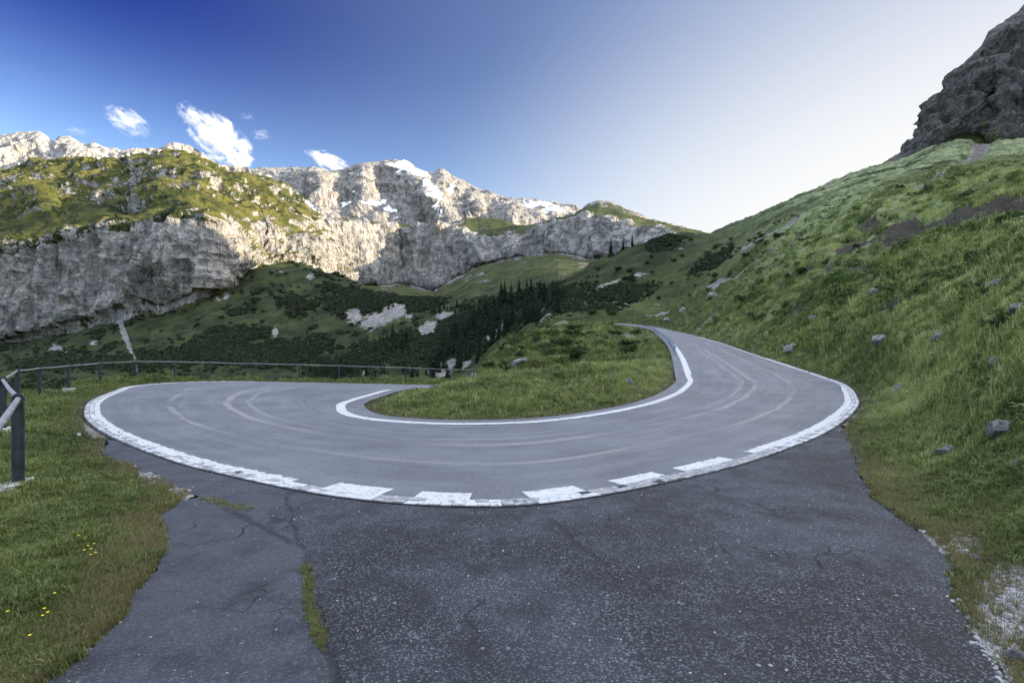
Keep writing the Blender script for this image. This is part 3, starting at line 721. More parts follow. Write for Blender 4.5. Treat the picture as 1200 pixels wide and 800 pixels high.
lab(band('road_marking', INN, sI[pair_at(5)], sI[pair_at(23)], 0, .25, M_paint, .011, SI), 'white line round the grassy island')
lab(band('road_marking', INN, sI[pair_at(23)] + .02, sI[pair_at(27)], 0, .34, M_paint, .011, SI, step=.3), 'white inner line beside the crash barrier')

# setts: two rows of granite blocks along the outer edge
def setts():
    r = np.random.default_rng(11); verts = []; faces = []; mi = []
    painted = [(sO[pair_at(4)], s_a + .3)] + [(a - .02, b_ + (.25 if i == 1 else .0)) for i, (a, b_) in enumerate(dashes[:3])] + [(s_b + .4, sO[pair_at(24)])]
    s0, s1 = sO[pair_at(4)], sO[pair_at(24)]
    for row, off in ((0, .0), (1, .100)):
        q = np.arange(s0, s1, .125 if row == 0 else .135)
        R = np.stack([np.interp(q, sO, OUT[:, k]) for k in range(3)], 1); n = normal2(R) * SO; t = np.gradient(R, axis=0); t /= np.linalg.norm(t, axis=1)[:, None]
        st = q[1] - q[0]
        for i in range(len(q)):
            if r.random() < .015: continue
            L = st * .5 * r.uniform(.91, .97); W = .046 * r.uniform(.94, 1.03)
            c = R[i] + n[i] * (off + .053 + r.normal() * .004); h = .021 + r.uniform(-.004, .006); k = len(verts)
            b_ = .007
            for (zz, l, w_) in ((-.06, L, W), (h - .006, L, W), (h, L - b_, W - b_)):
                for sx, sy in ((-1, -1), (1, -1), (1, 1), (-1, 1)):
                    verts.append(c + t[i] * l * sx + n[i] * w_ * sy + np.array([0, 0, zz]))
            for a in (0, 4):
                for j in range(4): faces.append((k + a + j, k + a + (j + 1) % 4, k + a + 4 + (j + 1) % 4, k + a + 4 + j))
            faces.append((k + 8, k + 9, k + 10, k + 11))
            p = any(a <= q[i] <= b2 for a, b2 in painted) and r.random() < .93
            if row == 0 and q[i] < s_a - .5 and r.random() < .75: p = False
            if q[i] > s_b and r.random() < .3: p = False
            if row == 1 and q[i] < s_a - .5 and r.random() < .3: p = False
            mi += [1 if p else 0] * 9
    me = mesh_np('kerb', np.array(verts), np.array(faces), False)
    me.materials.append(M_sett); me.materials.append(M_paint)
    me.polygons.foreach_set('material_index', np.array(mi, dtype=np.int32))
    bm = bmesh.new(); bm.from_mesh(me); bmesh.ops.recalc_face_normals(bm, faces=bm.faces[:]); bm.to_mesh(me); bm.free()
    return link_mesh('kerb', me)
tag(setts(), 'two rows of granite setts, partly painted white, edging the bend', 'kerb', kind='structure')
# dark gritty joint under the setts
j = strip('kerb_joint', offset(OUT, -.02), offset(OUT, .215), M_joint, .0095, 3, uv=False, i0=pair_at(4), i1=pair_at(24)); tag(j, 'dark gritty joint between the setts and the road', 'kerb', kind='structure')

# ------------------------------------------------------------------ far mountains: lofted sheets
def loft(name, curves, px0, px1, step, rows_, dispfn, mat, veg=None, snowfn=None, bushfn=None, toe=0):
    """curves: list of {px: (d, py)}; rows_: rows between successive curves; veg: weight per curve"""
    U = np.arange(px0, px1 + .1, step)
    CD, CY = [], []
    for c in curves:
        k = np.array(sorted(c), float); dv = np.array([c[int(i)][0] for i in k]); yv = np.array([c[int(i)][1] for i in k])
        CD.append(np.interp(U, k, dv)); CY.append(np.interp(U, k, yv))
    D, Y, T = [], [], []
    for i, m in enumerate(rows_):
        for t in np.linspace(0, 1, m, endpoint=(i == len(rows_) - 1)):
            D.append(CD[i] * (1 - t) + CD[i + 1] * t)
            z0, z1 = zat(CY[i], CD[i]), zat(CY[i + 1], CD[i + 1])
            Y.append(z0 * (1 - t) + z1 * t); T.append(np.full(len(U), i + t))
    D = np.array(D); Z = np.array(Y); T = np.array(T); PX = np.broadcast_to(U[None, :], D.shape)
    if name == 'mountain' and toe: Z = Z - toe * np.clip(1 - T, 0, 1)
    P = np.stack([(PX - 600) / F * D, D, Z], -1)
    def normals(P):
        du = np.gradient(P, axis=1); dv = np.gradient(P, axis=0)
        n = np.cross(du, dv); n /= (np.linalg.norm(n, axis=-1, keepdims=True) + 1e-9)
        return n
    N = normals(P)
    disp = dispfn(P.reshape(-1, 3), T.ravel(), PX.ravel(), D.ravel()).reshape(D.shape)
    Nh = N.copy(); Nh[..., 2] *= .6
    P2 = P + Nh * disp[..., None]
    N2 = normals(P2); nz = N2[..., 2]
    if (N2[..., 2].mean() < 0): nz = -nz
    me = mesh_np(name, P2.reshape(-1, 3), grid_faces(*D.shape))
    if me.polygons[len(me.polygons) // 2].normal.y > 0: me.flip_normals()
    Pf = P2.reshape(-1, 3); Tf = T.ravel(); nzf = nz.ravel()
    vg = np.zeros(len(Tf)) if veg is None else veg(Pf, Tf, PX.ravel(), nzf)
    attr(me, 'veg', vg); attr(me, 'snow', np.zeros(len(Tf)) if snowfn is None else snowfn(Pf, Tf, PX.ravel(), nzf))
    attr(me, 'bush', np.zeros(len(Tf)) if bushfn is None else bushfn(Pf, Tf, PX.ravel(), nzf))
    return link_mesh(name, me, mat)
def pyof(P): return HZ + F * (CAMH - P[:, 2]) / P[:, 1]

def ledges(P, h, w):
    t = P[:, 2] / h + fbm(P * np.array([1, 1, .3]) / w + 51, 4, .6) * 1.3
    f = t - np.floor(t)
    return (f ** 2.2 - .3) * (.5 + fbm(P / (w * .8) + 61, 2))
# left massif
MS = [
 {-400: (850, 440), -200: (860, 430), 0: (780, 418), 100: (700, 400), 200: (660, 378), 240: (660, 362), 265: (700, 342), 300: (790, 328), 350: (860, 324), 385: (930, 340), 405: (980, 352)},
 {-400: (950, 420), -200: (900, 414), 0: (820, 404), 30: (800, 400), 60: (780, 390), 100: (740, 382), 130: (722, 372), 150: (715, 362), 170: (705, 352), 190: (700, 362), 220: (700, 352), 240: (705, 345), 265: (760, 322), 300: (860, 310), 350: (940, 306), 372: (975, 312), 390: (1020, 326), 405: (1050, 338)},
 {-400: (1000, 300), -200: (960, 300), 0: (850, 298), 30: (830, 294), 60: (815, 288), 100: (780, 280), 150: (750, 270), 185: (728, 258), 200: (722, 256), 225: (722, 253), 240: (730, 260), 255: (775, 262), 265: (800, 264), 300: (905, 268), 350: (990, 278), 368: (1020, 288), 390: (1070, 318), 405: (1090, 334)},
 {-400: (1060, 260), -200: (1060, 250), 0: (1000, 245), 30: (985, 237), 55: (965, 236), 70: (985, 247), 90: (985, 240), 120: (975, 246), 150: (950, 254), 180: (860, 248), 225: (830, 244), 255: (850, 250), 300: (960, 254), 350: (1035, 264), 366: (1060, 277), 390: (1100, 313), 405: (1120, 331)},
 {-400: (1160, 235), -200: (1160, 225), 0: (1120, 221), 60: (1110, 217), 100: (1100, 216), 150: (1090, 215), 200: (1040, 207), 240: (1020, 212), 265: (1030, 221), 300: (1080, 231), 350: (1120, 252), 364: (1130, 268), 390: (1160, 311), 405: (1180, 330)},
 {-400: (1300, 222), -200: (1300, 214), 0: (1260, 207), 50: (1250, 198), 100: (1240, 194), 150: (1230, 193), 170: (1210, 190), 200: (1190, 184), 215: (1180, 186), 240: (1170, 197), 260: (1170, 208), 290: (1190, 213), 310: (1200, 219), 330: (1210, 227), 345: (1220, 238), 358: (1220, 252), 366: (1220, 272), 390: (1220, 312), 405: (1240, 332)},
 {-400: (1700, 260), 0: (1650, 240), 200: (1600, 225), 300: (1600, 250), 364: (1600, 292), 405: (1600, 345)},
]
def disp_ms(P, T, px, d):
    cl = sstep(.8, 1.1, T) * (1 - sstep(2.0, 2.3, T))
    q = P * np.array([1, 1, .38])
    r = ridged(q / 95.0, 5, .55) * 17 * (.35 + .65 * cl)
    q3 = P * np.array([1, 1, .2]); r += ridged(q3 / 33.0 + 5, 4, .6) * 7.5 * cl
    r += fbm(q / 34.0 + 7, 4, .5) * 9 * (.4 + .6 * cl)
    st = ledges(P, 21.0, 90.0) * 6.0 * (cl + .3) - np.sqrt(np.abs(perlin(P * np.array([1, 1, .12]) / 42.0 + 77))) * 9 * cl
    up = sstep(2.8, 3.3, T) * (1 - sstep(5.0, 5.6, T))
    r += up * (ridged(P * np.array([1, 1, .6]) / 120 + 3, 5, .55) * 17 + fbm(P / 40.0, 4, .55) * 10 + ledges(P, 26.0, 120.0) * 8)
    return (r + st) * (.25 + .75 * sstep(.2, 1.0, T))
def veg_ms(P, T, px, nz):
    w = np.interp(T, [0, .7, 1.0, 1.25, 1.9, 2.1, 3.0, 3.3, 4.0, 4.6, 5, 6], [.9, .75, .2, .02, .10, .70, .78, .48, .58, .62, .58, .75])
    lit = (px > 250) & (T > .9) & (T < 2.9)
    w = np.where(lit, np.interp(T, [.9, 1.6, 2.0, 2.9], [.45, .30, .42, .62]), w)
    bnd = perlin(np.stack([P[:, 0] / 160, P[:, 1] / 160, P[:, 2] / 15.0], 1)) * .22
    return np.clip(w + (nz - .50) * .95 + fbm(P / 48.0 + 2, 4, .6) * .36 + bnd * (T > 2.6), 0, 1)
def bush_ms(P, T, px, nz):
    b_ = np.where((T > 1.9) & (T < 3.0) & (px < 245), .45, 0) + np.where(T < 1.05, .35, 0) + np.where((T > 3) & (T < 5.2), .37, 0)
    return np.clip(b_ + fbm(P / 38.0 + 21, 4, .6) * .4, 0, 1) * (b_ > 0)
M_ms = mat_mountain('massif_limestone', 70.0, ((0.055, 0.064, 0.016), (0.135, 0.125, 0.032)), (0.030, 0.040, 0.014), tone=.86, warm=(0.48, 0.41, 0.33))
o = loft('mountain', MS, -400, 405, 1.4, [14, 80, 30, 40, 36, 8], disp_ms, M_ms, veg_ms, None, bush_ms, 26)
tag(o, 'broad mountain at left with a shaded grey cliff and a sunlit grassy top', 'mountain', kind='structure')

# central cliff wall with the slope below it
CW = [
 {300: (1500, 372), 430: (1500, 366), 480: (1300, 366), 530: (1000, 368), 600: (800, 362), 650: (700, 356), 700: (640, 342), 740: (600, 330), 800: (600, 315), 900: (600, 300)},
 {300: (2100, 350), 340: (2150, 348), 380: (2330, 338), 430: (2520, 336), 470: (2680, 334), 485: (2640, 336), 510: (2600, 344), 530: (2560, 330), 560: (2500, 314), 600: (2400, 304), 625: (2260, 300), 640: (2180, 298), 655: (2090, 297), 672: (2000, 301), 690: (1900, 305), 715: (1800, 305), 740: (1700, 300), 780: (1550, 292), 830: (1350, 287), 900: (1250, 285)},
 {300: (2150, 280), 340: (2200, 272), 380: (2370, 264), 430: (2580, 260), 450: (2660, 264), 470: (2760, 270), 485: (2720, 268), 500: (2690, 265), 530: (2640, 268), 560: (2580, 279), 600: (2480, 281), 612: (2420, 277), 625: (2340, 270), 650: (2200, 262), 690: (2000, 256), 720: (1900, 262), 760: (1720, 270), 800: (1520, 276), 830: (1400, 283), 900: (1300, 285)},
 {300: (2500, 262), 340: (2550, 260), 380: (2620, 257), 420: (2750, 256), 450: (2850, 262), 470: (2900, 264), 500: (2880, 262), 530: (2850, 261), 548: (2840, 256), 580: (2800, 256), 600: (2740, 262), 618: (2600, 268), 640: (2450, 262), 670: (2300, 256), 690: (2250, 252), 730: (2100, 255), 760: (1900, 264), 800: (1650, 271), 840: (1450, 282), 900: (1400, 285)},
 {300: (2900, 275), 500: (3100, 270), 600: (3000, 272), 640: (2800, 262), 670: (2650, 256), 684: (2600, 248), 692: (2600, 242), 703: (2600, 238), 715: (2600, 240), 730: (2500, 247), 750: (2400, 256), 770: (2200, 264), 800: (1900, 271), 840: (1700, 283), 900: (1600, 288)},
 {300: (3300, 300), 600: (3300, 290), 700: (3100, 262), 900: (2200, 300)},
]
def disp_cw(P, T, px, d):
    cl = sstep(.93, 1.08, T) * (1 - sstep(2.0, 2.3, T)); q = P * np.array([1, 1, .35])
    r = ridged(q / 190.0 + 4, 4, .5) * 36 * (.15 + .85 * cl) + fbm(q / 60.0, 3, .5) * 15 * (.25 + .75 * cl)
    r += ledges(P, 46.0, 200.0) * 13 * cl - np.sqrt(np.abs(perlin(P * np.array([1, 1, .15]) / 95.0 + 77))) * 22 * cl
    r += sstep(3.0, 3.6, T) * ridged(P / 120.0, 4) * 14
    sl = 1 - sstep(.8, 1.0, T)
    r += sl * ridged(np.stack([P[:, 0] / 90 + P[:, 1] / 250, P[:, 1] / 700, P[:, 2] / 400], 1), 4) * 7
    return r * sstep(.0, .3, T)
def veg_cw(P, T, px, nz):
    T = T + np.where(T < 1.3, fbm(P * np.array([1, .5, .5]) / 110.0 + 14, 4, .6) * .13, 0)
    w = np.interp(T, [0, .8, .95, 1.06, 1.9, 2.05, 3.0, 4.0, 5], [.95, .85, .6, .02, .05, .40, .62, .16, .3])
    w = np.where((T > 2.02) & (T < 3.2) & (px < 545), w * .55, w)
    w = np.where(T < 1, w - .30 * sstep(.15, .55, perlin(np.stack([px / 26.0 + T * .9, T * .8, px * 0], 1)) + .25 * T), w)
    return np.clip(w + (nz - .4) * .4 * (T > 1) + fbm(P / 110.0 + 6, 4) * .25, 0, 1)
def bush_cw(P, T, px, nz):
    b_ = np.interp(T, [0, .3, .6, 1], [.6, .35, .08, .0]) * (T < 1) * (px > 470)
    return np.clip(b_ + fbm(P / 60.0 + 8, 3) * .25 * (b_ > 0), 0, 1)
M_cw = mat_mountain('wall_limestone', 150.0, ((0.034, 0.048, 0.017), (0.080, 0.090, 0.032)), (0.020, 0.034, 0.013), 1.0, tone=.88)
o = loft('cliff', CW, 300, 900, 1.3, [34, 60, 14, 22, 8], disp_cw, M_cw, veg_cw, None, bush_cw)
tag(o, 'long grey cliff wall above green scree slopes at the head of the valley', 'cliff', kind='structure')

# far snowy peak
FP = [
 {240: (4200, 310), 460: (4300, 305), 720: (4300, 300)},
 {240: (4500, 262), 330: (4450, 262), 375: (4250, 262), 400: (4550, 262), 440: (4500, 262), 470: (4750, 262), 500: (4750, 262), 528: (4300, 262), 545: (4600, 262), 575: (4650, 258), 600: (4300, 258), 630: (4500, 262), 720: (4400, 275)},
 {240: (4900, 232), 330: (4900, 230), 375: (4650, 228), 400: (4950, 230), 430: (4850, 226), 445: (5150, 226), 480: (5050, 228), 505: (4650, 232), 525: (4900, 234), 545: (4950, 238), 560: (4700, 240), 575: (4950, 244), 600: (4700, 244), 640: (4800, 249), 672: (4800, 252), 720: (4700, 275)},
 {240: (5300, 212), 290: (5200, 208), 340: (5200, 206), 375: (4950, 206), 400: (5250, 208), 425: (5050, 204), 445: (5350, 206), 470: (5200, 205), 490: (5050, 212), 505: (5250, 214), 520: (5050, 214), 545: (5300, 224), 565: (5250, 232), 600: (5300, 237), 640: (5300, 241), 672: (5300, 247), 720: (5000, 278)},
 {240: (5600, 205), 280: (5500, 203), 291: (5500, 199), 300: (5500, 197), 335: (5500, 196), 345: (5500, 195), 360: (5450, 197), 378: (5400, 197), 390: (5500, 201), 400: (5550, 199), 412: (5500, 195), 424: (5450, 192), 440: (5500, 190), 455: (5500, 188), 464: (5500, 187), 476: (5500, 189), 486: (5500, 196), 496: (5500, 201), 508: (5500, 203), 513: (5450, 200), 518: (5450, 198), 524: (5450, 201), 530: (5500, 206), 545: (5500, 213), 560: (5500, 222), 578: (5500, 228), 595: (5500, 232), 610: (5500, 233), 630: (5500, 236), 640: (5500, 238), 645: (5450, 236), 652: (5450, 238), 660: (5500, 242), 672: (5500, 246), 690: (5500, 254), 720: (5500, 285)},
 {240: (6200, 230), 460: (6300, 215), 720: (6000, 300)},
]
def disp_fp(P, T, px, d):
    q = P * np.array([1, 1, .5])
    r = ridged(q / 420.0 + 2, 4, .52) * 56 + fbm(q / 120.0, 3, .5) * 26 + ledges(P, 110.0, 500.0) * 26 - np.sqrt(np.abs(perlin(P * np.array([1, 1, .4]) / 260.0 + 77))) * 55
    return r * (1 - .80 * sstep(3.3, 4.0, T) * (1 - sstep(4, 5, T)))
SNOW = [(470, 195, 18, 7, 1), (490, 202, 14, 6, .9), (500, 214, 9, 8, .9), (507, 226, 8, 12, .9), (512, 238, 6, 10, .9), (518, 250, 6, 8, .7), (455, 205, 6, 10, .3), (526, 222, 5, 12, .7), (440, 238, 18, 6, .8), (455, 246, 14, 5, .8), (420, 228, 14, 5, .6), (405, 240, 14, 6, .6), (368, 250, 7, 8, 1), (364, 240, 5, 6, .8), (420, 205, 12, 5, .5),
        (630, 239, 22, 5, 1), (650, 245, 16, 4, 1), (340, 200, 12, 3, .5), (465, 256, 12, 5, .7), (430, 262, 14, 5, .6), (480, 222, 5, 10, .3), (585, 233, 14, 3, .5)]
def snow_fp(P, T, px, nz):
    py = pyof(P); s = np.zeros(len(P)); pw = px + fbm(P / 90.0, 3) * 5; yw = py + fbm(P / 90.0 + 5, 3) * 4
    for a, b_, rx, ry, k in SNOW:
        s = np.maximum(s, k * np.exp(-((pw - a) / rx * 1.15) ** 2 - ((yw - b_) / ry * 1.1) ** 2) * (1 + fbm(P / 70.0, 3) * .45))
    return np.clip(s + (nz - .55) * .35 + fbm(P / 160.0 + 9, 3) * .12, 0, 1)
M_fp = mat_mountain('peak_rock', 330.0, warm=(0.40, 0.34, 0.29), tone=.80)
o = loft('mountain', FP, 240, 720, 1.2, [14, 30, 34, 26, 8], disp_fp, M_fp, None, snow_fp)
tag(o, 'far grey rock peak with snowfields at the head of the valley', 'mountain', kind='structure')

# far left pale ridge
FL = [
 {-300: (3300, 250), 0: (3500, 245), 200: (3900, 240), 330: (4400, 240)},
 {-300: (3450, 200), 0: (3650, 203), 60: (3700, 200), 120: (3750, 195), 200: (4050, 190), 260: (4300, 212), 330: (4500, 225)},
 {-300: (3600, 178), 0: (3800, 180), 60: (3850, 182), 120: (3900, 184), 200: (4200, 180), 260: (4450, 203), 330: (4600, 222)},
 {-300: (3900, 150), -60: (4000, 158), 0: (4050, 160), 10: (4050, 158), 22: (4050, 156), 46: (4050, 155), 54: (4080, 162), 65: (4100, 168), 70: (4080, 161), 82: (4080, 160), 93: (4100, 167), 104: (4120, 172), 108: (4100, 167), 118: (4120, 170), 128: (4150, 174), 142: (4180, 177), 165: (4200, 175), 186: (4250, 173), 195: (4250, 170), 212: (4300, 168), 224: (4320, 171), 236: (4350, 178), 246: (4400, 188), 256: (4450, 194), 280: (4500, 195), 291: (4500, 196), 294: (4520, 205), 330: (4600, 222)},
 {-300: (4500, 190), 0: (4700, 185), 200: (4900, 195), 330: (5200, 240)},
]
def disp_fl(P, T, px, d):
    q = P * np.array([1, 1, .45])
    r = ridged(q / 260.0 + 8, 4, .5) * 42 + fbm(q / 80.0, 3, .5) * 22 + ledges(P, 70.0, 300.0) * 22 - np.sqrt(np.abs(perlin(P * np.array([1, 1, .25]) / 130.0 + 77))) * 36
    return r * (1 - .65 * sstep(2.3, 3.0, T) * (1 - sstep(3, 4, T)))
M_fl = mat_mountain('ridge_limestone', 230.0, warm=(0.50, 0.43, 0.35), tone=1.0)
o = loft('mountain', FL, -300, 330, 1.3, [16, 24, 26, 6], disp_fl, M_fl)
tag(o, 'far pale jagged limestone ridge behind the grassy mountain at left', 'mountain', kind='structure')

# right crag
CR = [
 {1010: (390, 222), 1060: (385, 205), 1100: (385, 190), 1150: (385, 175), 1200: (365, 185), 1300: (320, 150), 1500: (250, 90), 2000: (180, -120)},
 {1010: (400, 209), 1030: (398, 201), 1060: (398, 189), 1100: (398, 174), 1130: (398, 164), 1150: (395, 155), 1158: (390, 165), 1168: (375, 170), 1200: (372, 166), 1300: (325, 140), 1500: (255, 70), 2000: (185, -150)},
 {1010: (402, 209), 1030: (405, 200), 1060: (410, 186), 1076: (410, 172), 1095: (412, 150), 1120: (412, 135), 1150: (425, 128), 1160: (432, 122), 1175: (405, 110), 1200: (398, 100), 1300: (360, 70), 1500: (300, -20), 2000: (230, -300)},
 {1010: (404, 210), 1030: (412, 197), 1060: (420, 179), 1075: (424, 167), 1090: (428, 146), 1096: (430, 124), 1115: (440, 96), 1130: (440, 88), 1150: (445, 75), 1200: (440, 50), 1300: (410, 15), 1500: (360, -80), 2000: (280, -400)},
 {1010: (410, 212), 1030: (420, 197), 1060: (430, 179), 1075: (434, 167), 1090: (438, 145), 1096: (440, 123), 1115: (450, 95), 1145: (458, 60), 1162: (462, 37), 1180: (466, 24), 1195: (470, 13), 1203: (472, 4), 1230: (480, -20), 1300: (480, -40), 1500: (470, -90), 2000: (380, -420)},
 {1010: (470, 232), 1060: (520, 215), 1100: (560, 190), 1200: (640, 110), 1300: (700, 60), 1500: (700, 0), 2000: (600, -250)},
]
def disp_cr(P, T, px, d):
    q = P * np.array([1, 1, .55]); hgt = sstep(1030, 1110, px)
    r = ridged(q / 46.0 + 3, 5, .6) * 9 + fbm(q / 17.0, 5, .65) * 6.5 + ledges(P, 13.0, 40.0) * 5 - np.sqrt(np.abs(perlin(P * np.array([1, 1, .3]) / 24.0 + 77))) * 7
    edge = sstep(3.2, 4.0, T) * (1 - sstep(4.0, 5, T))
    return r * (.12 + .88 * hgt) * sstep(.7, 1.25, T) * (1 - .85 * edge)
def veg_cr(P, T, px, nz):
    w = np.interp(T, [0, .9, 1.1, 1.5, 2.2, 4, 5], [1, .9, .45, .2, .12, .06, .3])
    return np.clip(w + (nz - .45) * .45 + fbm(P / 18.0, 3) * .2, 0, 1)
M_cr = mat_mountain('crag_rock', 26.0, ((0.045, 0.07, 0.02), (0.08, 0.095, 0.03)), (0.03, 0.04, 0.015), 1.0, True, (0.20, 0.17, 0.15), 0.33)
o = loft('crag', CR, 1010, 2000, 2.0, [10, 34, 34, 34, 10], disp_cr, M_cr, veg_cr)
tag(o, 'dark grey rock crag rising at the top right corner above the meadow', 'crag', kind='structure')

# unseen ridge running on from the crag, heights shaped to shade the valley
RZ = [(-1500, 450), (-800, 500), (0, 530), (500, 520), (700, 488), (800, 473), (860, 453), (900, 425), (950, 360), (1000, 270), (1100, 200), (1250, 150)]
yy = np.linspace(-1500, 1250, 140); rz_ = np.interp(yy, [a for a, _ in RZ], [b_ for _, b_ in RZ])
prof = [(-330, .10), (-240, .35), (-140, .62), (-60, .86), (0, 1.0), (120, .9), (400, .55), (900, .1)]
V3 = []
for y_, h_ in zip(yy, rz_):
    for dx, k in prof: V3.append((930 + dx, y_, h_ * k))
V3 = np.array(V3); V3[:, 2] += fbm(V3 / 120.0, 4) * 14; V3[:, 0] += fbm(V3 / 150.0 + 9, 3) * 20
me = mesh_np('mountain', V3, grid_faces(len(yy), len(prof)))
if me.polygons[10].normal.z < 0: me.flip_normals()
attr(me, 'veg', np.full(len(V3), .45)); attr(me, 'snow', np.zeros(len(V3))); attr(me, 'bush', np.zeros(len(V3)))
o = link_mesh('mountain', me, M_cr); tag(o, 'unseen rock ridge running on behind the crag, shaped to shade the valley', 'mountain', kind='structure')

# ------------------------------------------------------------------ foliage templates
def card_mesh(name, cards, mat):
    """cards: list of (list of 3 or 4 points)"""
    vs, fs = [], []
    for c in cards:
        k = len(vs); vs += list(c)
        fs.append((k, k + 1, k + 2, k + 3) if len(c) == 4 else (k, k + 1, k + 2, k + 2))
    me = bpy.data.meshes.new(name)
    me.from_pydata([tuple(v) for v in vs], [], [f if len(set(f)) == 4 else f[:3] for f in fs]); me.update()
    me.materials.append(mat)
    return me

def blade(r, base, az, h, lean, w):
    """a bent grass blade as two cards"""
    d = np.array([math.cos(az), math.sin(az), 0]); s = np.array([-math.sin(az), math.cos(az), 0]) * w
    p0 = np.array(base); p1 = p0 + d * lean * .35 * h + np.array([0, 0, h * .6]); p2 = p0 + d * lean * h + np.array([0, 0, h * (1 - .35 * lean)])
    return [[p0 - s, p0 + s, p1 + s * .8, p1 - s * .8], [p1 - s * .8, p1 + s * .8, p2]]

def tuft(name, n, spread, w, lean, mat, seed):
    r = np.random.default_rng(seed); cards = []
    for _ in range(n):
        a = r.uniform(0, 6.28); rad = spread * math.sqrt(r.random()); pa = r.uniform(0, 6.28)
        cards += blade(r, (rad * math.cos(pa), rad * math.sin(pa), -.08), a, r.uniform(.55, 1.1), r.uniform(.1, lean), w * r.uniform(.7, 1.2))
    return card_mesh(name, cards, mat)

def herb(name, n, mat, seed):
    r = np.random.default_rng(seed); cards = []
    for i in range(n):
        a = r.uniform(0, 6.28); d = np.array([math.cos(a), math.sin(a), 0]); s = np.array([-math.sin(a), math.cos(a), 0])
        h0 = r.uniform(.1, .75); L = r.uniform(.22, .48); w = L * r.uniform(.22, .36)
        p0 = d * r.uniform(0, .25) + np.array([0, 0, h0]); p1 = p0 + d * L * .5 + np.array([0, 0, L * .28]); p2 = p0 + d * L + np.array([0, 0, L * r.uniform(-.1, .2)])
        cards += [[p0, p1 - s * w, p2, p1 + s * w]]
        if i % 3 == 0: cards += blade(r, (d[0] * .1, d[1] * .1, -.1), a, h0 + .15, .3, .02)
    return card_mesh(name, cards, mat)

def clump(name, n, size, mat, seed, lobes=7, flat=.75, up=0.0):
    """a shrub crown: leaf clumps scattered through several lobes"""
    r = np.random.default_rng(seed); cards = []
    L = [(np.array([r.uniform(-.6, .6), r.uniform(-.6, .6), r.uniform(.15, .75) * flat]), r.uniform(.28, .5)) for _ in range(lobes)]
    for i in range(n):
        c, rad = L[i % lobes]
        v = r.normal(size=3); v /= np.linalg.norm(v); v[2] = abs(v[2]) if r.random() < .7 else v[2]
        p = c + v * rad * r.uniform(.55, 1.08) * np.array([1, 1, flat])
        p[2] = max(p[2], 0.02)
        a = r.normal(size=3); a /= np.linalg.norm(a); q = np.cross(a, r.normal(size=3)); q /= np.linalg.norm(q); s = size * r.uniform(.5, 1.3)
        cards.append([p - a * s, p - q * s * .6, p + a * s, p + q * s * .6])
    return card_mesh(name, cards, mat)

def conifer_meshes(seed, slim=.22):
    r = np.random.default_rng(seed); cards = []
    H = 1.0; tiers = 20
    for i in range(tiers):
        t = i / (tiers - 1); z = .06 + .92 * t; R = slim * (1 - t) ** .85 * r.uniform(.8, 1.15) + .012
        nb = int(10 - 5 * t)
        for k in range(nb):
            if r.random() < .12: continue
            a = k / nb * 6.283 + r.uniform(-.35, .35) + i * .7; L = R * r.uniform(.6, 1.2)
            d = np.array([math.cos(a), math.sin(a), 0]); s = np.array([-math.sin(a), math.cos(a), 0])
            p0 = np.array([0, 0, z]); tip = d * L + np.array([0, 0, z - L * r.uniform(.25, .6)]); m = (p0 + tip) / 2 + np.array([0, 0, L * .06]); w = L * .30 + .006
            cards.append([p0, m - s * w, tip, m + s * w])
            cards.append([m + np.array([0, 0, .012]), m - s * w * .9 - np.array([0, 0, .03 + L * .12]), tip * .9 + p0 * .1 - np.array([0, 0, .02]), m + s * w * .9 - np.array([0, 0, .03 + L * .12])])
    cards.append([np.array([-.008, 0, .93]), np.array([.008, 0, .93]), np.array([0, 0, 1.03])])
    crown = card_mesh('crown', cards, M_needle)
    bm = bmesh.new(); bmesh.ops.create_cone(bm, cap_ends=True, segments=7, radius1=.016, radius2=.003, depth=.98)
    bmesh.ops.translate(bm, verts=bm.verts[:], vec=(0, 0, .44))
    tr = bpy.data.meshes.new('trunk'); bm.to_mesh(tr); bm.free(); tr.materials.append(M_bark)
    return crown, tr

